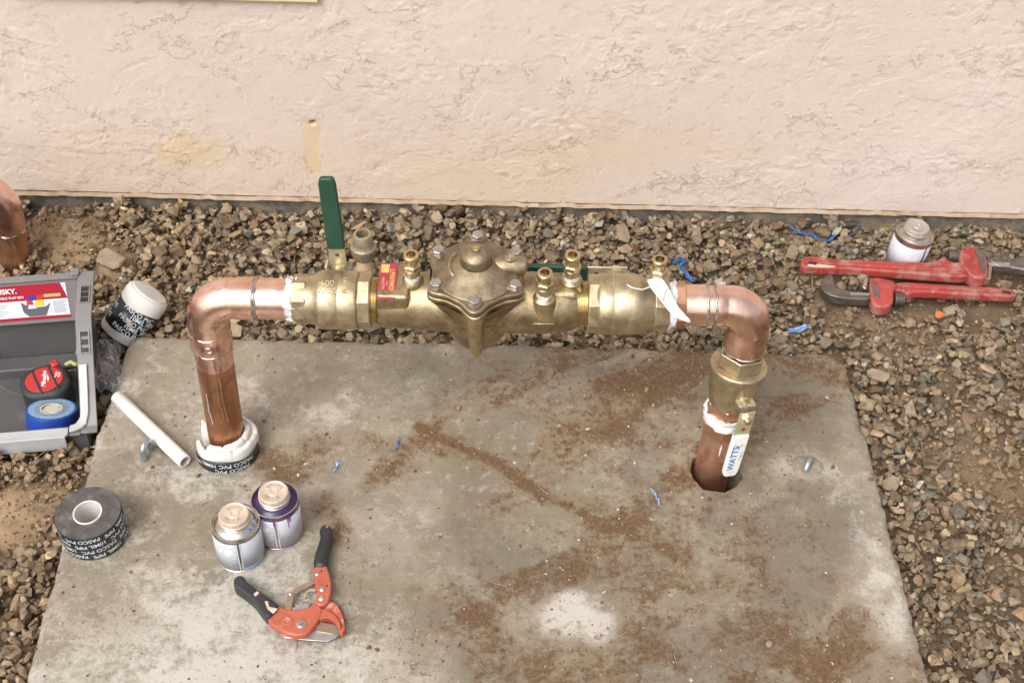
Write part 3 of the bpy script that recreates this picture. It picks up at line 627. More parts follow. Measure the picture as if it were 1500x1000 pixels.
def scatter(name, N, area, smin, smed, smax, dens, label, cat, npts=16, kproto=40, embed=0.45, cell=0.004, hm=None, pal=None, tiltmax=0.7, fixed=None):
    pr = protos(kproto, npts)
    x0, x1, y0, y1 = area
    X = rng.uniform(x0, x1, N); Y = rng.uniform(y0, y1, N)
    keep = dens(X, Y) > rng.uniform(0, 1, N); X = X[keep]; Y = Y[keep]; n = len(X)
    size = np.clip(np.exp(rng.normal(math.log(smed), 0.46, n)), smin, smax) * 0.5
    size *= 1 - 0.18 * dirt_at(X, Y)
    rz = rng.uniform(0, 2 * PI, n); t1 = rng.normal(0, tiltmax * 0.5, n); t2 = rng.normal(0, tiltmax * 0.5, n)
    which = rng.integers(0, kproto, n)
    Vs = []; Fs = []; Cs = []; off = 0
    Z = np.zeros(n)
    if hm is not None:
        hx0, hy0, Hm = hm
        for i in range(n):
            k = max(1, int(size[i] * 0.75 / cell)); a = int((X[i] - hx0) / cell); b = int((Y[i] - hy0) / cell)
            w_ = Hm[max(b - k, 0):b + k + 1, max(a - k, 0):a + k + 1]
            if not w_.size: continue
            h = 0.55 * w_.mean() + 0.45 * w_.max(); Z[i] = h + size[i] * 0.55 * (1 - embed)
            np.maximum(w_, Z[i] + size[i] * 0.30, out=w_)
    else: Z[:] = 0.0
    ca, sa = np.cos(rz), np.sin(rz)
    for k in range(kproto):
        I = np.where(which == k)[0]
        if not len(I): continue
        v, f = pr[k]
        R_ = np.zeros((len(I), 3, 3))
        for j, i in enumerate(I):
            c1, s1, c2, s2 = math.cos(t1[i]), math.sin(t1[i]), math.cos(t2[i]), math.sin(t2[i])
            rx = np.array([[1, 0, 0], [0, c1, -s1], [0, s1, c1]]); ry = np.array([[c2, 0, s2], [0, 1, 0], [-s2, 0, c2]])
            R_[j] = np.array([[ca[i], -sa[i], 0], [sa[i], ca[i], 0], [0, 0, 1]]) @ rx @ ry
        q = np.einsum('nij,vj->nvi', R_, v) * size[I][:, None, None] + np.stack([X[I], Y[I], Z[I]], 1)[:, None, :]
        Vs.append(q.reshape(-1, 3))
        ff = f[None] + (np.arange(len(I)) * len(v))[:, None, None] + off; Fs.append(ff.reshape(-1, 3)); off += len(I) * len(v)
        left = np.clip((-0.45 - X[I]) / 0.25, 0, 1)
        pb = PAL_BACK[rng.integers(0, len(PAL_BACK), len(I))]; plf = PAL_LEFT[rng.integers(0, len(PAL_LEFT), len(I))]
        pick = (rng.uniform(0, 1, len(I)) < left)[:, None]
        c = np.where(pick, plf, pb) * np.exp(rng.normal(0, 0.27, (len(I), 1)))
        wht = rng.uniform(0, 1, len(I)) < 0.007; c[wht] = (0.50, 0.47, 0.43)
        dd = dirt_at(X[I], Y[I])[:, None] * 0.6; c = c * (1 - dd) + np.array([(0.24, 0.165, 0.10)]) * dd
        Cs.append(np.repeat(c, len(v), 0))
    o = np_mesh(name, np.vstack(Vs), np.vstack(Fs), M['gravel'], smooth=False)
    set_attr(o, 'hue', np.vstack(Cs) * np.array([(0.98, 0.94, 0.88)])); tag(o, label, cat, kind='stuff'); return o
cell = 0.004
hx0, hy0 = -1.6, 0.3
hX, hY = np.meshgrid(hx0 + np.arange(int(3.2 / cell)) * cell, hy0 + np.arange(int(1.9 / cell)) * cell)
HM = ground_z(hX, hY)
BOX_O, BOX_A = (-0.634, 1.462), 0.150
def in_box(X, Y):
    u = (X - BOX_O[0]) * math.cos(BOX_A) + (Y - BOX_O[1]) * math.sin(BOX_A); v = -(X - BOX_O[0]) * math.sin(BOX_A) + (Y - BOX_O[1]) * math.cos(BOX_A)
    return (u > -0.43) & (u < -0.012) & (v > 0.0) & (v < 0.225)
WR = [(P(1185, 388, -0.01), P(1450, 400, -0.01)), (P(1215, 430, -0.01), P(1485, 438, -0.01)), (P(1285, 445, -0.01), P(1300, 436, -0.01)), (P(1460, 385, -.01), P(1520, 392, -.01))]
def near_wrench(X, Y):
    d = np.full(np.shape(X), 9.0)
    for a, b in WR: d = np.minimum(d, seg_dist(X, Y, a, b))
    return d
def dens_g(X, Y):
    d = (1 - 0.88 * dirt_at(X, Y) ** 1.1) * np.where(near_wrench(X, Y) < 0.024, 0.0, 1.0)
    return np.where(in_pad(X, Y, 0.004) | in_box(X, Y) | (Y > WALL_Y - 0.002), 0, d)
scatter('grit', 75000, (-1.45, 1.45, 0.6, WALL_Y), 0.002, 0.0060, 0.017, lambda X, Y: np.where(in_pad(X, Y, 0.0) | in_box(X, Y) | (Y > WALL_Y), 0, 0.22 + 0.78 * dirt_at(X, Y)),
        'fine brown grit and soil crumbs lying between the gravel', 'grit', npts=9, kproto=12, hm=(hx0, hy0, HM.copy()), embed=0.5)
scatter('gravel', 76000, (-1.45, 1.45, 0.6, WALL_Y), 0.004, 0.0125, 0.034, dens_g, 'loose crushed brown and grey gravel round the slab', 'gravel', npts=14, kproto=60, hm=(hx0, hy0, HM), embed=0.35)
def surf(x, y):
    a = int((x - hx0) / cell); b = int((y - hy0) / cell); return float(HM[b - 2:b + 3, a - 2:a + 3].mean())

# single stones that stand out
def big_stone(px, py, w_, label, seed, m='stone_big', z=-0.03, flat=0.6, npts=22, cat='stone', name='stone'):
    c = P(px, py, z); zz = surf(c.x, c.y)
    c = P(px, py, zz)
    (v, f) = protos(1, npts + seed % 3, flat)[0]
    r = np.random.default_rng(seed); v = v * (1 + 0.08 * r.normal(size=v.shape))
    mb = MB(); mb.add([tuple(q * w_ / 2) for q in v], [tuple(t) for t in f])
    o = mb.build(name, M[m], None, loc=(c.x, c.y, zz + 0.12 * w_), rot=(0.1, 0.1, seed), smooth=25, bevel=0.0018, seg=2)
    return tag(o, label, cat)
big_stone(1284, 553, 0.044, 'large smooth tan stone beside the back right corner of the slab', 3)
big_stone(911, 345, 0.048, 'large dull brown stone by the wall behind the right end of the valve', 5)
big_stone(160, 385, 0.070, 'broad flat tan clod of dried soil above the toolbox', 9)
big_stone(112, 333, 0.045, 'crumbly brown lump of soil near the copper riser at the left edge', 12)
big_stone(1258, 745, 0.032, 'reddish brown stone touching the right edge of the slab', 15) if False else None

# ------------------------------------------------------------------ the backflow preventer pipework
AX0 = Vector((-0.05, 1.45, 0.3015))
asm = thing('backflow_preventer', 'brass backflow preventer on two copper risers, with ball valves and green levers', 'backflow preventer', (AX0.x, AX0.y, 0))
RUN = T(0, 0, AX0.z) @ Matrix.Rotation(-0.012, 4, 'Y')         # local x runs along the horizontal pipe
def lx(px): return (px - 699) * 0.000947
def along(px0): return RUN @ T(lx(px0), 0, 0) @ Matrix.Rotation(PI / 2, 4, 'Y')   # lathe axis z -> run x
AXM = RUN @ Matrix.Rotation(PI / 2, 4, 'Y')                    # profile z in run x
def lp(pts): return [(r, lx(p)) for p, r in pts]
def wobble(amp, sd, fr=5):
    ph = [random.uniform(0, 6.28) for _ in range(6)]
    return lambda a, z: amp * (math.sin(fr * a + ph[0] + z * 300) + 0.7 * math.sin((fr * 2 + 1) * a + ph[1] - z * 500) + 0.5 * math.sin((fr * 4 + 1) * a + ph[2] + z * 900))

# left riser and elbow
KL = RUN @ Vector((-0.379, 0, 0)); base_l = Vector((-0.429 - AX0.x, 1.430 - AX0.y, -0.05))
dn = (base_l - KL).normalized()
xdir = (RUN.to_3x3() @ Vector((1, 0, 0))).normalized()
top_l = KL + dn * 0.085
MB().tube([top_l - dn * 0.01, top_l + dn * 0.05, base_l], 0.0270, 36).build('riser_pipe', M['copper_brown'], asm)
MB().tube([top_l - dn * 0.004, top_l + dn * 0.034], [0.0273, 0.0272], 36).build('burnished_band', M['copper'], asm)
def elbow(pts0, K_, da, db, R, pts1):       # socket, shoulder, bend, shoulder, socket
    bend = arc(K_, da, db, R, 14)
    a0_, a1_ = Vector(pts0), bend[0]; b0_, b1_ = bend[-1], Vector(pts1)
    P_ = [a0_, a0_.lerp(a1_, 0.03), a0_.lerp(a1_, 0.80), a0_.lerp(a1_, 0.92)] + bend + [b1_.lerp(b0_, 0.92), b1_.lerp(b0_, 0.80), b1_.lerp(b0_, 0.03), b1_]
    R_ = [0.0289, 0.0299, 0.0299, 0.0287] + [0.0286 + 0.0018 * math.sin(PI * i / 14) for i in range(15)] + [0.0287, 0.0299, 0.0299, 0.0289]
    return P_, R_
el, er = elbow(KL + dn * 0.088, KL, -dn, xdir, 0.040, KL + xdir * 0.073)
e1 = MB().tube(el, er, 40).build('elbow', M['copper'], asm)
def ring(c, d, r, t, m, parent, name='solder_ring', amp=0.0006):
    F = frame(c, d); pts = []
    for i in range(40):
        a = 2 * PI * i / 40; q = r + amp * math.sin(5 * a) + amp * math.sin(11 * a + 1); pts.append(F @ Vector((q * math.cos(a), q * math.sin(a), amp * math.sin(7 * a))))
    return MB().tube(pts, t, 8, closed=True).build(name, M[m], parent)
ring(KL + dn * 0.0885, dn, 0.0285, 0.0014, 'solder', asm)
ring(KL + dn * 0.056, dn, 0.0299, 0.0008, 'copper', e1, 'bead')
ring(KL + xdir * 0.0705, xdir, 0.0292, 0.0018, 'solder', asm)
F = frame(KL + dn * 0.070 + Vector((0.002, -0.0300, 0)), (0.0, -1, 0.0), (1, 0, 0))
mb = MB(); mb.tube([F @ Vector((0.0055 * math.cos(a), 0.0042 * math.sin(a), 0.0002)) for a in np.linspace(0, 2 * PI, 20, endpoint=False)], 0.0006, 6, closed=True); mb.build('stamp', M['copper'], e1)
drip = [KL + dn * q + Vector((0.006 + s, -0.0288 + 0.0012, 0)) for q, s in ((0.086, 0), (0.096, 0.001), (0.104, 0.0005), (0.112, 0.001))]
MB().tube(drip, [0.003, 0.0022, 0.0018, 0.0008], 8).build('solder_drip', M['solder'], asm)
for s, q0, q1 in ((0.004, 0.135, 0.21), (0.009, 0.125, 0.215), (-0.014, 0.16, 0.22)):
    MB().tube([KL + dn * (q0 + (q1 - q0) * t) + Vector((s + 0.003 * t * t + 0.0006 * math.sin(9 * t), -math.sqrt(0.0271 ** 2 - (s + .003 * t * t) ** 2), 0)) for t in np.linspace(0, 1, 12)], 0.0005, 5).build('flux_run', M['paste'] if s < 0 else M['copper'], asm)
# copper adapter on the left
MB().lathe(lp([(372, 0.0), (372, 0.0288), (415, 0.0288), (417, 0.0296), (428, 0.0296), (428, 0.0)]), 40, AXM).build('copper_adapter', M['copper'], asm)
ring(RUN @ Vector((lx(377), 0, 0)), xdir, 0.0290, 0.0014, 'solder', asm)
def paste(p0, p1, r, n=8, amp=0.0013, parent=asm, Mx=AXM, fn=None):
    fn = fn or lx
    wv = wobble(amp, 1, 3); prof = [(r - 0.004, fn(p0))] + [(r + 0.0008 * math.sin(3.1 * i), fn(p0 + (p1 - p0) * i / n)) for i in range(n + 1)] + [(r - 0.004, fn(p1))]
    return MB().lathe(prof, 64, Mx, wob=wv).build('thread_sealant', M['paste'], parent, smooth=60)
paste(421, 437, 0.0315)
for k in range(7):     # smears pulled out of the sealant
    a = random.uniform(0.5, 2.9) if k else 1.2; l0 = random.uniform(416, 424)
    pts = [AXM @ Vector((0.0312 * math.cos(a + PI + 0.03 * t), 0.0312 * math.sin(a + PI + 0.03 * t), lx(l0 + 9 * t))) for t in np.linspace(0, 3.4, 8)]
    MB().tube(pts, [0.0006, 0.0016, 0.0022, 0.002, 0.0018, 0.0012, 0.0009, 0.0004], 6).build('sealant_smear', M['paste'], asm)

def ball_valve(name, prof, parts, Mx, label=None):
    b = MB().lathe(prof, 48, Mx).build(name, M['brass_pale'], asm, bevel=0.0008)
    if label: b['label'] = label
    for nm, r, z0, z1, m in parts:
        MB().hexp(r, z0, z1, Mx @ Matrix.Rotation(rad(8), 4, 'Z'), 8 if nm == 'octagon_end' else 6, 0.0016).build('hex_end', M[m], b, smooth=25, bevel=0.0006)
    return b
bvl = ball_valve('ball_valve', lp([(440, 0), (440, 0.033), (452, 0.0335), (462, 0.036), (467, 0.0385), (470, 0.0405), (472, 0.0412), (497, 0.0416), (498, 0.0410), (500, 0.0416), (521, 0.0412), (525, 0.0400), (527, 0.036), (527, 0)]),
                 [('octagon_end', 0.0355, lx(430), lx(452), 'brass_pale'), ('octagon_end', 0.0400, lx(526), lx(545), 'brass_pale')], AXM, 'inlet ball valve with its green lever standing upright')
def threads(p0, p1, r):
    prof = [(0, lx(p0))]; k = 7
    for i in range(k):
        a = p0 + (p1 - p0) * i / k; b = p0 + (p1 - p0) * (i + 0.5) / k; prof += [(r - 0.0012, lx(a)), (r, lx(b))]
    prof += [(r - 0.0012, lx(p1)), (0, lx(p1))]
    MB().lathe(prof, 40, AXM).build('pipe_thread', M['brass_bright'], asm, smooth=20)
threads(543, 560, 0.0325); threads(845, 862, 0.0325)
# raised foundry marks: laid on the barrel facing up and out
def barrel_text(lines, px, ang, r, m, parent, spin=0.0, depth=0.0012):
    d = Vector((0, -math.cos(ang), math.sin(ang))); up = Vector((0, math.sin(ang), math.cos(ang)))
    o = Vector((lx(px), 0, 0)) + d * r
    F = RUN @ frame(o, d, Vector((1, 0, 0))) @ Matrix.Rotation(spin, 4, 'Z')
    return lettering(lines, M[m], parent, F, depth)
barrel_text([('600', 0.0125, 0, 0.006, {}), ('WOG', 0.0105, 0, -0.006, {})], 484, rad(66), 0.0413, 'brass', bvl)
barrel_text([('FLOW', 0.009, 0, 0, {})], 510, rad(72), 0.0413, 'brass', bvl, PI / 2)

def lever(px, up, green, parent, length, label):
    """lever on a stem that points to the wall; up = direction the handle lies in"""
    up = Vector(up); side = Vector((0, 1, 0)).cross(up)
    piv = Vector((lx(px), 0.064, 0)); Fs = RUN @ frame((lx(px), 0.03, 0), (0, 1, 0))
    MB().lathe([(0.013, 0), (0.013, 0.018), (0.0105, 0.02), (0.0105, 0.03), (0, 0.03)], 24, Fs).build('stem_boss', M['brass_pale'], parent)
    MB().hexp(0.0105, 0.026, 0.042, Fs, 6, 0.001).build('stem_nut', M['zinc'], parent, smooth=25)
    Fh = RUN @ frame(piv, (0, 1, 0), side)        # x side, y handle direction? z to the wall
    Fh = RUN @ Matrix(((side.x, up.x, 0, piv.x), (side.y, up.y, 1, piv.y), (side.z, up.z, 0, piv.z), (0, 0, 0, 1)))
    h = thing_part = MB().prism([(-0.013, -0.016), (0.013, -0.016), (0.0118, 0.02), (0.0112, 0.055), (-0.0112, 0.055), (-0.0118, 0.02)], -0.0014, 0.0014, Fh).build('lever', M['zinc'], parent, bevel=0.0006)
    MB().box(-0.0175, -0.0145, -0.012, 0.016, -0.014, 0.003, Fh).build('stop_tab', M['zinc'], parent, bevel=0.0006)
    L = length
    out = [(-0.0122, 0.040), (0.0122, 0.040), (0.0126, 0.06), (0.0120, L - 0.012), (0.0105, L - 0.003), (0.007, L), (-0.007, L), (-0.0105, L - 0.003), (-0.0120, L - 0.012), (-0.0126, 0.06)]
    g = MB().prism(out, -0.0042, 0.0042, Fh).build('grip', green, parent, bevel=0.0026, seg=3)
    g['label'] = label
    MB().tube([Fh @ Vector((0, 0.028, -0.0016)), Fh @ Vector((0, 0.028, 0.0016))], 0.0032, 12).build('pin_hole', M['rust'], parent)
lever(490, (-0.03, 0, 1.0), M['green'], bvl, 0.164, 'dark green lever sleeve standing upright')

# body of the backflow preventer, rolled a few degrees towards the camera
TILT = Matrix.Rotation(rad(5), 4, 'X')
BODY = RUN @ TILT
BAX = BODY @ Matrix.Rotation(PI / 2, 4, 'Y')
body = MB()
body.lathe(lp([(555, 0), (555, 0.034), (560, 0.0375), (600, 0.0385), (606, 0.0400), (640, 0.0415), (660, 0.043), (745, 0.043), (765, 0.0435), (800, 0.0432), (806, 0.0418), (822, 0.0405), (836, 0.0385), (846, 0.0345), (846, 0)]), 56, BAX)
vb = body.build('valve_body', M['brass'], asm, bevel=0.0012)
# flat topped block with the name plate
MB().box(lx(556), lx(603), -0.033, 0.033, 0.012, 0.0425, BODY).build('plate_boss', M['brass'], vb, bevel=0.005, seg=3)
FP = BODY @ T(lx(571), -0.004, 0.0432) @ Matrix.Rotation(rad(6), 4, 'X')
pl = MB().prism([(-0.0118, -0.031), (0.0118, -0.031), (0.0118, 0.031), (-0.0118, 0.031)], 0, 0.0009, FP).build('name_plate', M['magenta'], vb, bevel=0.0003)
pl['label'] = 'magenta metal name plate'
FL = FP @ T(0, 0, 0.0011) @ Matrix.Rotation(-PI / 2, 4, 'Z')
k0 = dict(bold=0.01)
lettering([('LF009M2QT', 0.0095, 0.004, 0.0055, k0), ('2 IN', 0.0042, 0.004, -0.0005, k0), ('WATTS', 0.0062, 0.004, -0.0065, k0)], M['gold_print'], vb, FL)
MB().box(-0.028, -0.014, -0.010, 0.001, 0, 0.0003, FL).build('gold_panel', M['gold_print'], vb)
# lobed flange and cover
def lobed(r0, amp, n=96, pw=4, front=0.0):
    o = []
    for i in range(n):
        a = 2 * PI * i / n; c = abs(math.cos(3 * (a - PI / 2))) if True else 0
        f_ = max(0, math.cos(a + PI / 2)) ** 24 * front
        o.append(((r0 + amp * c ** pw + f_) * math.cos(a), (r0 + amp * c ** pw + f_) * math.sin(a)))
    return o
bowl = MB()
n = 72
prof = [(0.044, 0.0640, 0.010), (0.030, 0.0585, 0.006), (0.012, 0.0535, 0.003), (-0.010, 0.0500, 0.002), (-0.035, 0.0455, 0.0), (-0.052, 0.0400, 0.0), (-0.060, 0.0350, 0), (-0.066, 0.0320, 0), (-0.066, 0.024, 0), (-0.040, 0.022, 0)]
vs = []; fs = []
for z, r, am in prof:
    for i in range(n):
        a = 2 * PI * i / n; c = abs(math.cos(3 * (a - PI / 2))) ** 4; vs.append(((r + am * c) * math.cos(a), (r + am * c) * math.sin(a), z))
for k in range(len(prof) - 1):
    for i in range(n):
        j = (i + 1) % n; fs.append((k * n + i, k * n + j, (k + 1) * n + j, (k + 1) * n + i))
bowl.add(vs, fs, BODY).build('relief_bowl', M['brass'], vb, smooth=50)
# keel like rib down the front of the bowl
rb = MB(); R0 = [(-0.0745, 0.046, 0.011), (-0.068, 0.020, 0.0105), (-0.062, -0.010, 0.010), (-0.058, -0.035, 0.009), (-0.054, -0.052, 0.0075), (-0.047, -0.064, 0.005), (-0.040, -0.068, 0.003)]
vs = []; fs = []
for y, z, h in R0:
    vs += [(-h * 1.5, y + 0.030, z), (-h, y + 0.006, z), (-h * 0.55, y, z), (h * 0.55, y, z), (h, y + 0.006, z), (h * 1.5, y + 0.030, z)]
for k in range(len(R0) - 1):
    for i in range(5): fs.append((k * 6 + i, k * 6 + i + 1, k * 6 + i + 7, k * 6 + i + 6))
fs += [tuple(range(6)), tuple(range((len(R0) - 1) * 6 + 5, (len(R0) - 1) * 6 - 1, -1))]
rb.add(vs, fs, BODY).build('front_rib', M['brass'], vb, smooth=60)
FT = BODY @ frame((0.020, -0.0505, 0.004), (0.35, -1, 0.25), (0.0, 0.1, -1))
lettering([('J13AY', 0.0125, 0.004, 0, {})], M['brass_bright'], vb, FT, 0.0015)
FT = BODY @ frame((0.093, -0.0425, 0.004), (0, -1, 0.1), (1, 0, 0))
MB().box(-0.015, 0.015, -0.001, 0.001, -0.001, 0.0008, FT).build('casting_bar', M['brass_bright'], vb, bevel=0.0005)
COV = BODY @ T(0, 0, 0)
MB().prism(lobed(0.0610, 0.0135, front=0.004), 0.043, 0.0515, COV).build('body_flange', M['brass'], vb, bevel=0.002, seg=3, smooth=30)
cv = MB(); cv.prism(lobed(0.0600, 0.0130, front=0.003), 0.0525, 0.0610, COV)
cover = cv.build('cover', M['bronze_cover'], vb, bevel=0.0025, seg=3, smooth=30)
dm = MB(); dm.lathe([(0.0585, 0.060), (0.057, 0.0640), (0.050, 0.0665), (0.036, 0.0725), (0.024, 0.0790), (0.0215, 0.0805)], 56, COV)
dm.lathe([(0.0212, 0.078), (0.0205, 0.0930), (0.0198, 0.0950), (0.0150, 0.0995), (0.0075, 0.1025), (0.0, 0.1030)], 40, COV)
dm.build('cover_dome', M['bronze_cover'], vb, smooth=30, bevel=0.001)
MB().hexp(0.0055, 0.102, 0.1065, COV, 6, 0.0006).build('vent_screw', M['brass_bright'], vb)
am = MB()
am.tube([COV @ Vector(p) for p in ((0.022, 0.004, 0.066), (0.045, 0.006, 0.0665), (0.058, 0.0065, 0.0665), (0.066, 0.007, 0.066), (0.0705, 0.007, 0.0655))], [0.012, 0.0135, 0.0140, 0.0115, 0.004], 24)
am.build('cover_arm', M['bronze_cover'], vb)
MB().lathe([(0, 0.079), (0.0078, 0.079), (0.0078, 0.0825), (0.006, 0.0830), (0.0055, 0.0815), (0, 0.0815)], 24, COV @ T(0.046, 0.007, 0)).build('plug_seat', M['brass_bright'], vb)
MB().lathe([(0, 0.0812), (0.0042, 0.0812), (0.0042, 0.0835), (0, 0.0838)], 16, COV @ T(0.046, 0.007, 0)).build('plug_screw', M['steel'], vb)
rt = [COV @ Vector((0.036 * math.cos(a), 0.036 * math.sin(a), 0.0728)) for a in np.linspace(rad(140), rad(215), 14)]
MB().tube(rt, [0.0012] + [0.003] * 12 + [0.0012], 8).build('cast_mark', M['bronze_cover'], vb)
bolt_me = None
for k in range(6):
    a = PI / 2 + k * PI / 3
    Fb = COV @ Matrix.Rotation(a, 4, 'Z') @ T(0.0615, 0, 0)
    MB().prism([(-0.015, -0.0085), (0.004, -0.009), (0.008, -0.005), (0.009, 0), (0.008, 0.005), (0.004, 0.009), (-0.015, 0.0085)], 0.060, 0.0655, Fb).build('bolt_lug', M['bronze_cover'], vb, bevel=0.0012)
    bo = MB().hexp(0.0084, 0.0656, 0.0722, Fb @ Matrix.Rotation(0.3 * k, 4, 'Z'), 6, 0.0010)
    bo.lathe([(0, 0.0650), (0.0092, 0.0650), (0.0092, 0.0662), (0, 0.0662)], 24, Fb)
    bo.build('bolt', M['bolt'], vb, smooth=25)
MB().tube([COV @ Vector(p) for p in ((0.012, 0.0640, 0.066), (0.016, 0.0640, 0.0665))], 0.003, 8).build('wire_stub', M['steel'], vb)
# test cocks
def test_cock(base, h0, boss, parent=vb, lean=(0, 0, 1), Mx=None):
    Fc = (Mx or BODY) @ frame(base, lean)
    b = MB().lathe([(0, -0.02), (boss * 1.25, -0.02), (boss * 1.1, -0.004), (boss, h0), (boss * 0.72, h0 + 0.004), (0, h0 + 0.004)], 28, Fc).build('test_cock_boss', M['brass'], parent)
    Fz = Fc @ T(0, 0, h0)
    MB().lathe([(0.0075, 0.000), (0.0108, 0.003), (0.0102, 0.0065), (0.0106, 0.010), (0.0080, 0.0115)], 24, Fz, wob=wobble(0.0006, 2, 3)).build('thread_sealant', M['paste'], parent)
    MB().lathe([(0.0, 0.010), (0.0105, 0.010), (0.0112, 0.014), (0.0112, 0.022), (0.009, 0.024), (0, 0.024)], 24, Fz).build('cock_body', M['brass_pale'], parent)
    MB().hexp(0.0128, 0.022, 0.0315, Fz, 6, 0.0012).build('cock_hex', M['brass_bright'], parent, smooth=25)
    MB().lathe([(0.0062, 0.030), (0.0096, 0.030), (0.0098, 0.041), (0.0106, 0.042), (0.0106, 0.047), (0.0096, 0.048), (0.0064, 0.048), (0.0058, 0.040), (0.0058, 0.034), (0, 0.034)], 24, Fz).build('cock_mouth', M['brass_bright'], parent)
test_cock((lx(607), 0, 0.038), 0.006, 0.0145)
test_cock((lx(797), -0.024, 0.030), 0.008, 0.0155)
test_cock((lx(836), 0.004, 0.034), 0.010, 0.0150)
MB().box(lx(800), lx(848), -0.022, 0.026, 0.018, 0.040, BODY).build('cock_pad', M['brass'], vb, bevel=0.010, seg=4)

# outlet ball valve
bvr = ball_valve('ball_valve', lp([(870, 0), (870, 0.036), (876, 0.0405), (879, 0.0425), (897, 0.0428), (898, 0.0421), (900, 0.0428), (926, 0.0428), (934, 0.0418), (942, 0.0385), (952, 0.0355), (962, 0.0335), (975, 0.033), (975, 0)]),
                 [('octagon_end', 0.0415, lx(861), lx(880), 'brass_pale'), ('octagon_end', 0.0375, lx(957), lx(979), 'brass_pale')], AXM, 'outlet ball valve with its green lever lying along the pipe')
barrel_text([('1724N', 0.0068, 0, 0, {})], 889, rad(70), 0.0428, 'bronze_cover', bvr, PI / 2, 0.0004)
lever(905, (-1, 0, 0.02), M['green'], bvr, 0.138, 'dark green lever sleeve lying along the pipe behind the valve')
test_cock((lx(961), 0.004, 0.028), 0.004, 0.0125, bvr, Mx=RUN)
paste(977, 990, 0.0322)
MB().hexp(0.0330, lx(988), lx(1003), AXM, 8, 0.0015).build('copper_hex', M['copper_dull'], asm, smooth=25)
# right elbow and leaning right riser
base_r = Vector((HOLE[0] - AX0.x - 0.003, HOLE[1] + 0.014 - AX0.y, 0.0))
KR = RUN @ Vector((0.3850, 0, 0))
dr = (base_r - KR).normalized()
el, er = elbow(RUN @ Vector((lx(1047), 0, 0)), KR, xdir, dr, 0.036, KR + dr * 0.076)
e2 = MB().tube(el, er, 40).build('elbow', M['copper'], asm)
MB().lathe(lp([(1000, 0), (1000, 0.0288), (1036, 0.0292), (1036, 0.028), (1048, 0.028), (1048, 0)]), 40, AXM).build('copper_adapter', M['copper'], asm)
ring(RUN @ Vector((lx(1035), 0, 0)), xdir, 0.0290, 0.0020, 'solder', asm)
ring(RUN @ Vector((lx(1047), 0, 0)), xdir, 0.0296, 0.0018, 'solder', asm, amp=0.0009)
ring(KR + dr * 0.0765, dr, 0.0290, 0.0016, 'solder', asm)
RIS = frame(KR - dr * 0.015, dr, (0, -1, 0))            # z runs down the leaning riser, x towards the camera
def hexr(r, a, b, m, nm='hex_end', parent=None, sides=8, spin=0.2):
    return MB().hexp(r, a, b, RIS @ Matrix.Rotation(spin, 4, 'Z'), sides, 0.0016).build(nm, M[m], parent or asm, smooth=25, bevel=0.0006)
bvd = MB().lathe([(0, 0.119), (0.0330, 0.119), (0.0400, 0.1205), (0.0418, 0.1225), (0.0420, 0.1280), (0.0405, 0.1300), (0.0378, 0.1310), (0.0376, 0.158), (0.0362, 0.168), (0.0330, 0.178), (0.0315, 0.192), (0, 0.192)], 48, RIS).build('ball_valve', M['brass_pale'], asm, bevel=0.0008)
bvd['label'] = 'brass ball valve on the leaning riser with a white lever'
hexr(0.0340, 0.096, 0.1195, 'brass_pale', parent=bvd, sides=6); hexr(0.0335, 0.190, 0.212, 'copper_dull', 'hex_end', bvd, 6)
paste(0.208, 0.228, 0.0335, Mx=RIS, fn=lambda v: v)
hexr(0.0335, 0.228, 0.250, 'copper_dull', 'hex_nut', None, 6)
MB().lathe([(0.0, 0.245), (0.0285, 0.245), (0.0285, 0.292), (0, 0.292)], 40, RIS).build('copper_adapter', M['copper'], asm)
MB().lathe([(0.0, 0.287), (0.0270, 0.287), (0.0270, 0.42), (0, 0.42)], 40, RIS).build('riser_pipe', M['copper_dull'], asm)
sm = MB()
for q, u, l in ((0.266, 0.10, 0.022),):
    sm.tube([RIS @ Vector((0.0285 * math.cos(u), 0.0285 * math.sin(u), q - 0.01 + l * t)) for t in np.linspace(0, 1, 6)], [0.0004, 0.0012, 0.0014, 0.0012, 0.0010, 0.0004], 8)
sm.build('sealant_smear', M['paste'], asm)
STD = Vector((0.30, -1, 0.05)).normalized()
ST = KR + dr * 0.149
Fs = frame(ST, STD, -dr)
MB().lathe([(0.0125, 0.020), (0.0125, 0.038), (0.010, 0.040), (0.010, 0.048), (0, 0.048)], 24, Fs).build('stem_boss', M['brass_pale'], bvd)
MB().box(0.004, 0.0075, -0.013, 0.013, 0.034, 0.050, Fs).build('stop_tab', M['zinc'], bvd, bevel=0.0006)
MB().tube([Fs @ Vector(p) for p in ((0.006, 0.004, 0.046), (0.006, 0.004, 0.056))], 0.003, 10).build('stem_pin', M['steel'], bvd)
MB().hexp(0.0095, 0.052, 0.061, Fs @ T(-0.014, 0, -0.002), 6, 0.001).build('stem_nut', M['zinc'], bvd, smooth=25)
MB().lathe([(0, 0.060), (0.0052, 0.060), (0.0052, 0.065), (0.0042, 0.066), (0, 0.066)], 16, Fs @ T(-0.014, 0, -0.002)).build('stem_end', M['brass_bright'], bvd)
DH = (dr + Vector((-0.03, 0, 0.0))).normalized(); FH = frame(ST + STD * 0.054 + dr * 0.012, STD, DH.cross(STD).normalized() * -1)
FH = frame(ST + STD * 0.054 + dr * 0.012, STD, STD.cross(DH) * -1)
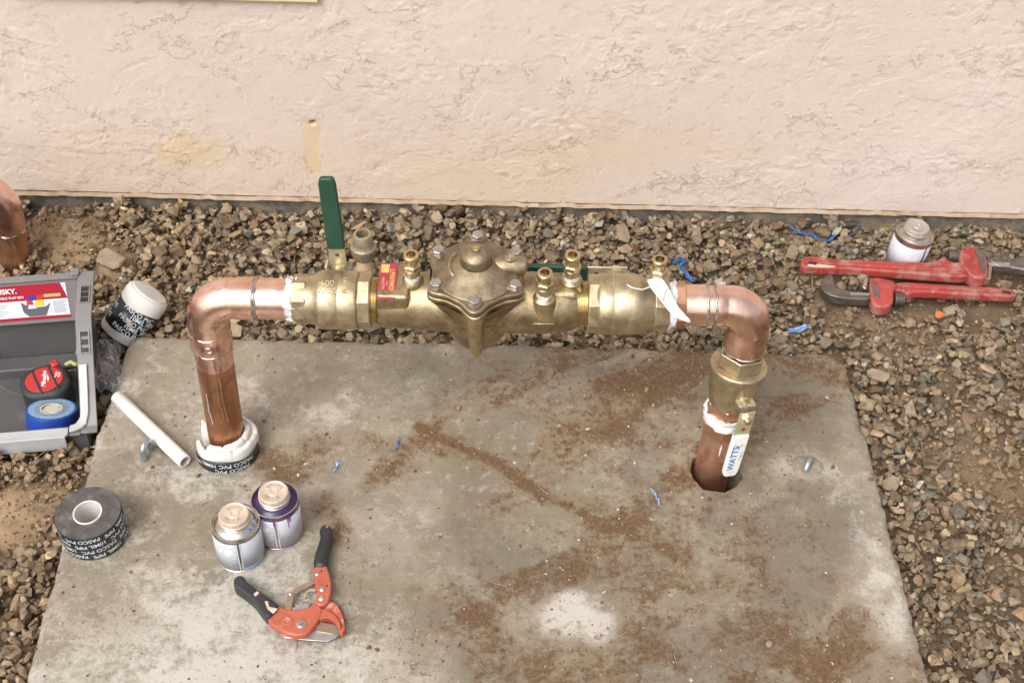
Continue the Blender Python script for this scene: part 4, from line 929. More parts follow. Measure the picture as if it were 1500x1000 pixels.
# columns: x across, y = z cross x -> up or down the lever
sg = 1 if (FH.to_3x3() @ Vector((0, 1, 0))).dot(DH) > 0 else -1
FH = FH @ Matrix.Diagonal((1, 1, 1, 1))
def yy(v): return sg * v
def pr(o): return [(x, yy(y)) for x, y in o]
MB().prism(pr([(-0.012, -0.010), (0.012, -0.010), (0.0122, 0.012), (0.0122, 0.05), (-0.0122, 0.05), (-0.0122, 0.012)]), -0.0014, 0.0014, FH).build('lever', M['zinc'], bvd, bevel=0.0006)
MB().tube([FH @ Vector((0, yy(0.022), -0.0016)), FH @ Vector((0, yy(0.022), 0.0017))], 0.0032, 12).build('pin_hole', M['rust'], bvd)
L = 0.116
wg = MB().prism(pr([(-0.0125, 0.033), (0.0125, 0.033), (0.0128, 0.06), (0.0122, L - 0.010), (0.0100, L - 0.002), (0.006, L), (-0.006, L), (-0.0100, L - 0.002), (-0.0122, L - 0.010), (-0.0128, 0.06)]), -0.0042, 0.0042, FH).build('grip', M['white_vinyl'], bvd, bevel=0.0024, seg=3)
wg['label'] = 'white lever sleeve printed with blue lettering'
FW = FH @ T(0, yy(0.078), 0.00455) @ Matrix.Rotation(sg * -PI / 2, 4, 'Z')
FW = frame(FW.translation, FW.to_3x3().col[2], -DH)      # text reads up the lever
lettering([('WATTS', 0.0145, 0, 0.0035, dict(bold=0.02, shear=0.1)), ('2" FBV-3', 0.0048, 0.004, -0.0075, {})], M['blue_print'], bvd, FW)
lettering([('UL', 0.004, -0.0275, 0.004, {}), ('FM', 0.004, -0.0275, -0.003, {}), ('NSF', 0.0035, -0.0320, 0.0005, {})], M['grey_print'], bvd, FW)
mb = MB(); mb.tube([FW @ Vector((0.027 + 0.0025 * math.cos(a), 0.001 + 0.006 * math.sin(a), 0)) for a in np.linspace(0.9, 5.4, 10)], 0.0004, 5); mb.build('printed_mark', M['dark_print'], bvd)

# paper tag tied on the outlet valve
tp = RUN @ Vector((lx(962), -0.012, 0.046)) + Vector((AX0.x, AX0.y, 0))
tg = thing('paper_tag', 'curled white paper tag tied to the outlet ball valve', 'tag', tp)
tg.scale = (0.80, 0.80, 0.80)
cl = [(-0.012, 0.010, 0.008, 0.011), (-0.006, 0.000, 0.006, 0.0135), (0.002, -0.014, 0.002, 0.0130), (0.012, -0.027, -0.006, 0.0110), (0.022, -0.038, -0.018, 0.0100), (0.036, -0.046, -0.027, 0.0070), (0.054, -0.050, -0.036, 0.0018)]
vs = []; fs = []
for i, (x, y, z, h) in enumerate(cl):
    tw = 0.2 + 0.22 * i; dv = Vector((math.cos(tw), math.sin(tw) * 0.6, math.sin(tw) * 0.8)); nv = Vector((0.1, -0.7, 0.7))
    for k in range(7):
        s = (k / 6 - 0.5) * 2; vs.append(Vector((x, y, z)) + dv * h * s + nv * (0.0025 * (s * s) - 0.0008 * math.sin(5 * s + i)))
for i in range(len(cl) - 1):
    for k in range(6): fs.append((i * 7 + k, i * 7 + k + 1, i * 7 + k + 8, i * 7 + k + 7))
MB().add(vs, fs).build('leaf', M['paper'], tg, solid=0.0004, sub=1, smooth=80)
MB().tube([(-0.056, -0.006, 0.006), (-0.048, -0.009, 0.002), (-0.03, -0.012, 0.0005), (-0.012, -0.006, 0.004), (-0.004, 0.002, 0.006)], [0.0014, 0.0012, 0.0010, 0.0010, 0.0012], 8).build('tie', M['paper'], tg)
FTg = frame((0.0095, -0.0235, 0.0005), (0.1, -0.7, 0.7), (0.30, 0.75, 0.7))
lettering([('WARNING', 0.0048, 0, 0.002, dict(bold=0.01)), ('KEEP', 0.004, -0.001, -0.004, {})], M['dark_print'], tg, FTg @ T(0, 0, 0.0022))

# ------------------------------------------------------------------ foam wrap at the foot of the left riser
bx, by = -0.4295, 1.432
fw = thing('foam_pipe_wrap', 'white foam collar taped round the foot of the left copper riser', 'foam wrap', (bx, by, 0))
def spiral(r0, r1, a0, a1, z0, z1, th, name, n=90, sag=0.004, rag=0.0015):
    vs = []; fs = []
    for i in range(n + 1):
        t = i / n; a = a0 + (a1 - a0) * t; r = r0 + (r1 - r0) * t; zt = z1 + sag * math.sin(1.7 * a + r0 * 90) + 5 * rag * (float(fbm(np.array([a * 2.2 + r0 * 900]), np.array([0.5]), 3, 4)[0]) - 0.5) + (0.0 if (t * 23 + r0 * 77) % 5 > 0.5 else -0.003)
        ro = r + th + 0.0012 * math.sin(5 * a)
        for q, z in ((r, z0), (ro, z0), (ro + 0.0006, (z0 + zt) / 2), (ro, zt - 0.002), (ro - 0.002, zt), (r + 0.002, zt + 0.0005), (r, zt - 0.002)): vs.append((q * math.cos(a), q * math.sin(a), z))
    for i in range(n):
        for k in range(7): fs.append((i * 7 + k, i * 7 + (k + 1) % 7, (i + 1) * 7 + (k + 1) % 7, (i + 1) * 7 + k))
    fs += [tuple(range(7)), tuple(range(n * 7 + 6, n * 7 - 1, -1))]
    return MB().add(vs, fs).build(name, M['foam'], fw, smooth=50)
spiral(0.0278, 0.0290, rad(-130), rad(170), 0, 0.041, 0.0085, 'foam_layer', rag=0.0012)
spiral(0.0375, 0.0385, rad(-165), rad(150), 0, 0.037, 0.0085, 'foam_layer', sag=0.003)
tb = MB(); vs = []; fs = []; n = 60
for i in range(n + 1):
    a = rad(-152) + rad(150) * i / n; r = 0.0488 + 0.0006 * math.sin(5 * a)
    vs += [(r * math.cos(a), r * math.sin(a), 0.001), (r * math.cos(a), r * math.sin(a), 0.0235 + 0.002 * math.sin(3 * a))]
for i in range(n): fs.append((i * 2, i * 2 + 2, i * 2 + 3, i * 2 + 1))
tb.add(vs, fs).build('printed_tape', M['tape_black'], fw, solid=0.0006)
wrap_lettering([('PASCO PVC 10MIL', 0.0105, rad(-80), 0.017, 0, True), ('PASCO PVC', 0.0105, rad(-72), 0.006, 0, True), ('10MIL', 0.007, rad(-138), 0.012, 0.2, True)], 0.0500, M['white_print'], fw)

# ------------------------------------------------------------------ union on a stub pipe behind the valve
u0 = PY(531, 345, 1.80); uz = u0.z
un = thing('pipe_union', 'weathered bronze union on a rusty tan stub pipe behind the green lever', 'pipe union', (u0.x, 1.80, -0.06))
up = uz + 0.06 + 0.004
MB().lathe([(0.0095, 0), (0.0132, 0), (0.0132, up - 0.045), (0.0095, up - 0.045)], 28, loop=True).build('stub_pipe', M['tan_pipe'], un)
MB().lathe([(0.0145, up - 0.052), (0.0175, up - 0.050), (0.0225, up - 0.038), (0.0228, up - 0.027), (0.019, up - 0.024), (0.0145, up - 0.024)], 10, M=Matrix.Rotation(0.3, 4, 'Z'), loop=True).build('union_nut', M['old_brass'], un, smooth=25, bevel=0.001)
MB().lathe([(0.0100, up - 0.030), (0.0195, up - 0.0245), (0.0165, up - 0.018), (0.0160, up - 0.002), (0.0145, up), (0.0105, up), (0.0098, up - 0.004), (0.0096, up - 0.03)], 28, loop=True).build('union_tail', M['old_brass'], un)
MB().lathe([(0.0, up - 0.020), (0.0100, up - 0.020)], 20).build('rusty_bore', M['rust'], un)
lf = MB(); lf.add([(-0.02, 0.012, up - 0.002), (-0.012, 0.016, up + 0.004), (0.002, 0.019, up + 0.012), (0.004, 0.016, up + 0.010), (-0.008, 0.011, up + 0.001)], [(0, 1, 2, 3, 4)])
lfo = lf.build('dead_leaf', M['dead_leaf'], None, loc=(u0.x, 1.80, -0.06), solid=0.0005, smooth=None); tag(lfo, 'curled dry leaf caught on the bronze union', 'leaf')

# ------------------------------------------------------------------ second copper riser at the left edge
c0 = P(22, 388, -0.03); ct = PY(2, 285, c0.y - 0.0)
cr = thing('copper_riser', 'soldered copper riser with an elbow cut by the left edge of the view', 'copper pipe', (c0.x, c0.y, -0.06))
d0 = Vector((ct.x - c0.x, 0.0, ct.z + 0.06)).normalized(); Lr = (ct.z + 0.06) / d0.z
MB().tube([Vector((0, 0, 0)), d0 * Lr * 0.72], 0.0270, 32).build('riser_pipe', M['copper_dull'], cr)
K = d0 * (Lr + 0.02)
MB().tube([d0 * Lr * 0.62] + arc(K, d0, (-1, -0.15, -0.05), 0.05, 12) + [K + Vector((-0.11, -0.016, -0.005))], 0.0298, 32).build('elbow', M['copper'], cr)
ring(d0 * Lr * 0.62, d0, 0.0288, 0.0018, 'solder', cr, amp=0.001)
for u, l in ((-1.2, 0.03), (-0.8, 0.022), (-1.6, 0.018)):
    MB().tube([d0 * (Lr * 0.62 - l * t) + Vector((0.0278 * math.cos(u + 0.2 * t), 0.0278 * math.sin(u + 0.2 * t), 0)) for t in np.linspace(0, 1, 6)], [0.002, 0.002, 0.0018, 0.0014, 0.0012, 0.0005], 6).build('solder_drip', M['solder'], cr)

# ------------------------------------------------------------------ lifting loops cast in the slab
def loop(px, py, label, rz, h=0.030):
    c = P(px, py, 0)
    t = thing('lifting_loop', label, 'lifting loop', (c.x, c.y, 0), (0, 0, rz), 'lifting loops of the slab')
    pts = [(-0.011, 0, -0.03), (-0.011, 0, 0.004)] + [(-0.011 * math.cos(a), 0, h - 0.011 + 0.011 * math.sin(a)) for a in np.linspace(0, PI, 10)] + [(0.011, 0, 0.004), (0.011, 0, -0.03)]
    MB().tube(pts, 0.0048, 12).build('rod', M['galv'], t)
    MB().lathe([(0.026, -0.002), (0.020, 0.0022), (0.010, 0.0040), (0.0, 0.0035)], 30, wob=wobble(0.0012, 1, 3)).build('mortar_patch', M['concrete'], t)
loop(217, 668, 'galvanised steel lifting loop in the slab near the white plastic pipe', 1.35)
loop(1183, 684, 'dull steel lifting loop in the slab right of the pipe hole', 1.1, 0.013)

# ------------------------------------------------------------------ grey toolbox with its sticker
tbx = thing('toolbox', 'open grey plastic toolbox with a red and white sticker, cut by the left edge', 'toolbox', (BOX_O[0], BOX_O[1], -0.060), (0, 0, BOX_A))
W, Dp, HF, HB = 0.44, 0.232, 0.060, 0.178
MB().box(-W + 0.02, -0.020, 0.012, Dp - 0.008, 0, 0.008).build('floor', M['box_grey'], tbx, bevel=0.002)
def side_wall(x0, x1):
    MB().prism([(0.010, 0.0), (Dp - 0.006, 0.0), (Dp - 0.002, HB), (Dp * 0.62, HB - 0.012), (0.008, HF)], x0, x1, Matrix(((0, 0, 1, 0), (1, 0, 0, 0), (0, 1, 0, 0), (0, 0, 0, 1)))).build('side_wall', M['box_grey'], tbx, bevel=0.0012)
side_wall(-0.024, -0.019); side_wall(-W + 0.019, -W + 0.024)
MB().box(-W + 0.02, -0.02, 0.004, 0.010, 0.0, HF - 0.002).build('front_wall', M['box_grey'], tbx, bevel=0.0012)
MB().box(-W + 0.024, -0.024, Dp - 0.012, Dp - 0.007, 0.0, 0.118).build('back_wall', M['box_grey'], tbx, bevel=0.001)
MB().box(-W + 0.0245, -0.0245, Dp - 0.045, Dp - 0.0125, 0.006, 0.026).build('back_ledge', M['box_grey'], tbx, bevel=0.003)
BP = T(0, Dp - 0.020, 0.1045) @ Matrix.Rotation(rad(-18), 4, 'X')
MB().box(-W + 0.0245, -0.0245, -0.004, 0.002, 0.0, 0.076, BP).build('sticker_panel', M['box_rim'], tbx, bevel=0.0015)
# rims
def rim_strip(pts, w0, w1, z, name, m, th=0.004):   # rim along a line of (y,z), x from w0 to w1
    vs = []; fs = []
    for y, zz in pts: vs += [(w0, y, zz), (w1, y, zz), (w1, y, zz - th), (w0, y, zz - th)]
    k = len(pts)
    for i in range(k - 1):
        for q in range(4): fs.append((i * 4 + q, i * 4 + (q + 1) % 4, (i + 1) * 4 + (q + 1) % 4, (i + 1) * 4 + q))
    fs += [(0, 1, 2, 3), ((k - 1) * 4 + 3, (k - 1) * 4 + 2, (k - 1) * 4 + 1, (k - 1) * 4)]
    return MB().add(vs, fs).build(name, M[m], tbx, bevel=0.001)
SL = [(0.0, HF + 0.002), (0.012, HF + 0.002), (Dp * 0.62, HB - 0.010), (Dp - 0.004, HB + 0.003), (Dp + 0.010, HB + 0.003)]
rim_strip(SL, -0.028, -0.003, 0, 'side_rim', 'box_rim'); rim_strip(SL, -W, -W + 0.028, 0, 'side_rim', 'box_rim')
MB().box(-W + 0.0285, -0.0285, Dp - 0.004, Dp + 0.010, HB - 0.001, HB + 0.003).build('back_rim', M['box_rim'], tbx, bevel=0.0012)
MB().box(-0.038, -0.026, Dp - 0.002, Dp + 0.012, HB + 0.0035, HB + 0.009).build('hinge_stop', M['box_rim'], tbx, bevel=0.0012)
MB().box(-W + 0.0285, -0.0285, -0.002, 0.016, HF - 0.003, HF + 0.001).build('front_rim', M['box_rim'], tbx, bevel=0.0012)
FRP = MB(); FRP.prism([(-W, -0.010), (-0.052, -0.010), (-0.046, -0.004), (-0.046, 0.010), (-W, 0.012)], HF + 0.0016, HF + 0.006); FRP.box(-W, -0.050, -0.0105, -0.006, HF - 0.022, HF + 0.0055)
FRP.build('front_lip', M['box_light'], tbx, bevel=0.0012)
def sl_z(y):
    for (a, b), (c, d) in zip(SL, SL[1:]):
        if a <= y <= c: return b + (d - b) * (y - a) / (c - a)
    return SL[-1][1]
cr_pts = [(-0.044, 0.006), (-0.036, 0.0075), (-0.029, 0.011), (-0.0235, 0.017), (-0.021, 0.026), (-0.020, 0.050), (-0.0195, 0.085)]
vs = []; fs = []
for i, (x, y) in enumerate(cr_pts):
    nx, ny = (0.0, -1) if i < 2 else ((0.7, -0.7) if i < 4 else (1, 0)); h = 0.0062
    for s in (-1, 1):
        for dz in (0.0008, 0.0055): vs.append((x + nx * h * s, y + ny * h * s, sl_z(max(y + ny * h * s, 0)) + dz))
for i in range(len(cr_pts) - 1):
    a = i * 4; b = a + 4
    fs += [(a, a + 1, b + 1, b), (a + 1, a + 3, b + 3, b + 1), (a + 3, a + 2, b + 2, b + 3), (a + 2, a, b, b + 2)]
fs += [(0, 2, 3, 1), (len(vs) - 4, len(vs) - 3, len(vs) - 1, len(vs) - 2)]
MB().add(vs, fs).build('corner_lip', M['box_light'], tbx, bevel=0.001)
for y0 in (Dp - 0.030, 0.125):
    for k in range(3):
        y = y0 - 0.0105 * k; z = sl_z(y)
        sl_ang = math.atan2(sl_z(y + 0.002) - sl_z(y - 0.002), 0.004)
        Fq = T(-0.0150, y, z + 0.0004) @ Matrix.Rotation(sl_ang, 4, 'X')
        MB().box(-0.0055, 0.0055, -0.0042, 0.0042, -0.002, 0.0006, Fq).build('slot', M['black_slot'], tbx)
    Fq = T(-0.0150, y0 - 0.0105, sl_z(y0 - 0.0105)) @ Matrix.Rotation(math.atan2(sl_z(y0 - 0.008) - sl_z(y0 - 0.013), 0.005), 4, 'X')
    mb = MB(); mb.box(-0.0078, -0.0060, -0.018, 0.018, 0, 0.0022, Fq); mb.box(0.0060, 0.0078, -0.018, 0.018, 0, 0.0022, Fq); mb.box(-0.0060, 0.0060, 0.0165, 0.018, 0, 0.002, Fq); mb.box(-0.0060, 0.0060, -0.018, -0.0165, 0, 0.002, Fq)
    mb.build('slot_frame', M['box_rim'], tbx)
# sticker on the sloping panel
FS = BP @ frame((-0.150, -0.0046, 0.038), (0, -1, 0), (1, 0, 0))
stk = MB().prism([(-0.26, -0.030), (0.100, -0.030), (0.100, 0.031), (-0.26, 0.031)], 0, 0.0003, FS).build('sticker', M['white_sticker'], tbx)
stk['label'] = 'red and white sticker with a picture of a filled tool bin'
def patch(pts, z, m, name='printed_shape'):
    MB().prism(pts, z, z + 0.0001, FS).build(name, M[m], stk, smooth=None)
patch([(-0.26, 0.004), (0.100, 0.004), (0.092, 0.0312), (-0.26, 0.0312)], 0.0004, 'red_sticker', 'red_band')
patch([(-0.26, -0.0302), (0.100, -0.0302), (0.100, -0.025), (-0.26, -0.025)], 0.0004, 'red_sticker', 'red_band')
lettering([('HUSKY.', 0.0120, -0.005, 0.0215, dict(bold=0.03)), ('12 IN. STACKABLE FLAP BIN', 0.0058, -0.012, 0.0105, dict(bold=0.02))], M['white_print'], stk, FS @ T(0.008, 0, 0.0007))
patch([(0.063, 0.008), (0.090, 0.008), (0.090, 0.0135), (0.063, 0.0135)], 0.0007, 'olive_print')
def shp(l): return [(x + 0.016, y) for x, y in l]
patch(shp([(0.012, -0.016), (0.020, -0.024), (0.046, -0.024), (0.056, -0.002), (0.048, -0.008), (0.024, -0.009), (0.010, 0.002)]), 0.0008, 'dark_print', 'picture_bin')
patch(shp([(0.018, -0.006), (0.030, -0.007), (0.028, 0.006), (0.020, 0.005)]), 0.0011, 'red_tool'); patch(shp([(0.030, -0.006), (0.046, -0.006), (0.044, 0.006), (0.034, 0.004)]), 0.0011, 'yellow_print')
patch(shp([(0.022, 0.004), (0.034, 0.005), (0.033, 0.014), (0.024, 0.012)]), 0.0014, 'blue_tape'); patch(shp([(0.034, 0.004), (0.046, 0.005), (0.047, 0.014), (0.036, 0.013)]), 0.0014, 'red_tool')
patch(shp([(0.020, -0.010), (0.034, -0.010), (0.032, -0.004), (0.022, -0.003)]), 0.0014, 'white_sticker')
for k in range(6):
    patch([(-0.02 - 0.012 * (k % 2), -0.001 - 0.0038 * k), (0.006 - 0.004 * (k % 3), -0.001 - 0.0038 * k), (0.006 - 0.004 * (k % 3), -0.0025 - 0.0038 * k), (-0.02 - 0.012 * (k % 2), -0.0025 - 0.0038 * k)], 0.0006, 'grey_print', 'printed_line')
    patch([(0.076, 0.000 - 0.0036 * k), (0.096 - 0.003 * (k % 2), 0.000 - 0.0036 * k), (0.096 - 0.003 * (k % 2), -0.0022 - 0.0036 * k), (0.076, -0.0022 - 0.0036 * k)], 0.0006, 'grey_print', 'printed_line')

# ------------------------------------------------------------------ tape measure in the box
FLZ = -0.0515
c = P(66, 560, -0.014)
tm = thing('tape_measure', 'black rubber tape measure with red labels lying in the toolbox', 'tape measure', (c.x, c.y, FLZ), (0, 0, rad(22)))
def dshape(w_, h_, n=40, p=2.7):
    o = []
    for i in range(n):
        a = 2 * PI * i / n; ca, sa = math.cos(a), math.sin(a)
        x = abs(ca) ** (2 / p) * (1 if ca > 0 else -1) * w_; y = abs(sa) ** (2 / p) * (1 if sa > 0 else -1) * h_
        if x > 0 and y < 0: x *= 1.06; y *= 1.06
        o.append((x, y))
    return o
MB().prism(dshape(0.0385, 0.0355), 0.0, 0.044).build('case', M['rubber'], tm, bevel=0.007, seg=4)
FT = T(0, 0, 0.0442) @ Matrix.Rotation(rad(8), 4, 'Z')
def clip_disc(x0, x1, r, n=14):
    a = [(x, math.sqrt(max(r * r - x * x, 0)) * 0.92) for x in np.linspace(x0, x1, n)]
    return a + [(x, -y) for x, y in reversed(a)]
for x0, x1 in ((-0.0295, -0.0135), (-0.0105, 0.0125), (0.0155, 0.0295)):
    MB().prism(clip_disc(x0, x1, 0.0300), -0.004, 0.0012, FT).build('label_panel', M['red_tool'], tm, bevel=0.0006)
for x in (-0.012, 0.014):
    MB().box(x - 0.0022, x + 0.0022, -0.030, 0.030, -0.004, 0.0022, FT).build('rubber_strap', M['rubber'], tm, bevel=0.0012)
lettering([('Milwaukee', 0.0098, 0, 0.001, dict(shear=0.35, bold=0.02, space=0.86))], M['white_print'], tm, FT @ T(0.001, 0, 0.0016) @ Matrix.Rotation(rad(72), 4, 'Z'))
lettering([("25'", 0.0115, 0, 0, dict(bold=0.02))], M['white_print'], tm, FT @ T(0.0225, 0, 0.0016) @ Matrix.Rotation(rad(62), 4, 'Z'))
MB().prism([(-0.010, -0.0006), (-0.001, 0.001), (-0.003, 0.0022), (0.010, 0.0010), (0.001, -0.0008), (0.003, -0.002)], 0, 0.0002, FT @ T(0.006, -0.001, 0.0016) @ Matrix.Rotation(rad(72), 4, 'Z')).build('lightning_mark', M['white_print'], tm)
MB().box(0.020, 0.034, 0.020, 0.034, 0.020, 0.047, Matrix.Rotation(rad(12), 4, 'Z')).build('lock_lever', M['red_tool'], tm, bevel=0.003)
hk = MB(); hk.box(0.034, 0.052, 0.016, 0.0165, 0.012, 0.036); hk.box(0.0495, 0.0505, 0.010, 0.034, 0.010, 0.038); hk.build('end_hook', M['steel'], tm, bevel=0.0003)
MB().tube([(0.036, 0.022, 0.044), (0.046, 0.024, 0.046), (0.052, 0.018, 0.044), (0.058, 0.020, 0.040)], 0.0035, 8).build('blade_tip', M['olive_print'], tm)

# ------------------------------------------------------------------ blue tape roll in the box
c = P(72, 607, -0.012)
bt = thing('blue_tape_roll', 'roll of blue masking tape tilted in the toolbox beside the front lip', 'tape roll', (c.x, c.y, -0.038), (rad(-20), rad(3), 0))
MB().lathe([(0.018, -0.006), (0.0395, -0.006), (0.0395, 0.030), (0.018, 0.030)], 56, loop=True).build('tape', M['blue_tape'], bt, bevel=0.0008)
MB().lathe([(0.0255, 0.0303), (0.0355, 0.0303), (0.0355, 0.0306), (0.0255, 0.0306)], 48, loop=True).build('label_ring', M['blue_label'], bt)
MB().lathe([(0.0185, 0.0303), (0.0255, 0.0303), (0.0255, 0.0307), (0.0185, 0.0307)], 48, loop=True).build('label_ring', M['blue_label_dark'], bt)
MB().lathe([(0.0150, 0.0), (0.0180, 0.0), (0.0180, 0.0312), (0.0150, 0.0312)], 40, loop=True).build('core', M['cream_core'], bt)
MB().prism([(-0.014, -0.008), (0.008, -0.012), (0.016, 0.002), (0.005, 0.013), (-0.010, 0.010)], 0.0290, 0.0305).build('torn_paper', M['cream_core'], bt, bevel=0.0005)

# ------------------------------------------------------------------ white roll of pipe wrap leaning on the slab corner
a0 = P(170, 500, -0.012); axd = Vector((0.60, 0.42, 0.72)).normalized()
wr = thing('pipe_wrap_roll', 'white roll of pipe wrap with a black printed band leaning by the slab corner', 'wrap roll', (a0.x, a0.y + 0.026, -0.020))
FWR = frame((0, 0, 0), axd, (0, -1, 0.2))
MB().lathe([(0.030, -0.002), (0.036, 0.0), (0.0375, 0.003), (0.0375, 0.080), (0.0365, 0.085), (0.033, 0.088), (0.031, 0.0885), (0.030, 0.0905), (0.022, 0.0915), (0.0, 0.0915)], 48, FWR).build('foam_roll', M['foam'], wr, smooth=45)
tb = MB(); vs = []; fs = []; n = 70
for i in range(n + 1):
    a = 2 * PI * i / n; r = 0.0381 + 0.0003 * math.sin(9 * a)
    vs += [(r * math.cos(a), r * math.sin(a), 0.0165 + 0.003 * math.sin(2 * a)), (r * math.cos(a), r * math.sin(a), 0.062 + 0.0015 * math.sin(3 * a))]
for i in range(n): fs.append((i * 2, i * 2 + 2, i * 2 + 3, i * 2 + 1))
tb.add(vs, fs, FWR).build('printed_tape', M['tape_black'], wr, solid=0.0005)
rows = []
for k, tx in enumerate(('PASCO PVC', '10MIL PIPE', 'PASCO PVC', '10MIL PIPE', 'PASCO PVC')):
    for s in (-1, 0, 1): rows.append((tx, 0.0112, s * 2.094 + 0.35 * (k % 2) + 0.1, 0.0570 - 0.0092 * k, -0.06, False))
wrap_lettering(rows, 0.0389, M['white_print'], wr, FWR)
sm = MB()
for k in range(2):
    a = -0.15 + 0.12 * k; sm.lathe([(0.0, 0.0012), (0.003, 0.0008), (0.0042, 0)], 8, FWR @ Matrix.Rotation(a, 4, 'Z') @ T(0.0386, 0, 0.040 - 0.004 * (k % 3)) @ Matrix.Rotation(PI / 2, 4, 'Y'))
sm.build('mud_spot', M['worn_cream'], wr)
c = P(158, 455, -0.02)
st_ = MB().prism([(-0.03, -0.008), (0.022, 0.002), (0.024, 0.012), (-0.03, 0.004)], 0, 0.0006).build('paper_strip', M['paper'], None, loc=(c.x - 0.004, c.y, surf(c.x, c.y) + 0.006), rot=(0.1, -0.1, 0.3)); tag(st_, 'white paper strip sticking out between toolbox and white roll', 'paper')

# ------------------------------------------------------------------ crumpled clear bag
def bag(px, py, w_, h_, label, seed, rz):
    c = P(px, py, -0.02); r = 26; u = np.linspace(-1, 1, r); U, V_ = np.meshgrid(u, u)
    A = np.abs(fbm(U * 1.6 + seed, V_ * 1.6, seed, 3) - 0.5) * 2; B = np.abs(fbm(U * 3 + 5, V_ * 3 + seed, seed + 9, 3) - 0.5) * 2
    Z = 0.050 * A + 0.022 * B
    Xx = U * w_ * (0.75 + 0.6 * fbm(U * 2, V_ * 2, seed + 3, 2)) ; Yy = V_ * h_ * (0.7 + 0.7 * fbm(U * 2, V_ * 2, seed + 4, 2))
    o = np_mesh('plastic_bag', np.stack([Xx.ravel(), Yy.ravel(), Z.ravel()], 1), grid_faces(r, r), M['film'], smooth=False)
    o.location = (c.x, c.y, surf(c.x, c.y) + 0.001); o.rotation_euler = (0, 0, rz); return tag(o, label, 'plastic bag')
bag(152, 548, 0.034, 0.055, 'crumpled clear plastic bag between the toolbox and the slab', 5, 0.3)

# ------------------------------------------------------------------ white plastic pipe offcut
p0 = P(171, 581, 0.0125); p1 = P(271, 676, 0.0125)
pp = thing('plastic_pipe', 'short white plastic pipe offcut lying across the left edge of the slab', 'plastic pipe', p0)
Lp = (p1 - p0).length; Fp = frame((0, 0, 0), p1 - p0, (0, 0, 1))
MB().lathe([(0.0078, 0.0), (0.0100, 0.0), (0.0107, 0.0006), (0.0107, Lp - 0.0006), (0.0100, Lp), (0.0078, Lp)], 36, Fp, loop=True).build('tube', M['pvc'], pp, smooth=50)
MB().lathe([(0.0077, Lp - 0.001), (0.0077, Lp - 0.03), (0, Lp - 0.03)], 28, Fp).build('bore', M['pvc_inside'], pp)
MB().lathe([(0.0077, 0.001), (0.0077, 0.03), (0, 0.03)], 28, Fp).build('bore', M['pvc_inside'], pp)

# ------------------------------------------------------------------ roll of black pipe tape on the slab
c = P(131, 749, 0.052)
br = thing('black_tape_roll', 'thick roll of black printed pipe tape standing on the slab edge', 'tape roll', (c.x, c.y, 0.0025), (rad(3), rad(-2), 0))
MB().lathe([(0.0205, 0.0), (0.0462, 0.0), (0.0468, 0.0008), (0.0468, 0.0492), (0.0462, 0.050), (0.0205, 0.0500)], 64, loop=True).build('tape', M['tape_black'], br)
MB().lathe([(0.0215, 0.0502), (0.0460, 0.0502), (0.0460, 0.0506), (0.0215, 0.0506)], 64, loop=True).build('tape_edge', M['tape_side'], br)
for r in np.linspace(0.024, 0.045, 9): MB().tube([(r * math.cos(a), r * math.sin(a), 0.0506) for a in np.linspace(0, 2 * PI, 48, endpoint=False)], 0.00025, 4, closed=True).build('tape_layer', M['tape_side'], br)
MB().lathe([(0.0185, 0.0), (0.0208, 0.0), (0.0208, 0.0518), (0.0200, 0.0524), (0.0185, 0.0518)], 48, loop=True).build('core', M['cardboard'], br)
rows = []
for k in range(4):
    for s in range(-2, 3):
        tx = '10MIL PIPE' if (k + s) % 2 else 'PASCO PVC'
        rows.append((tx, 0.0100, rad(-90) + s * 1.18 + 0.22 * k, 0.044 - 0.0118 * k, 0.05, True))
wrap_lettering(rows, 0.0472, M['white_print'], br)

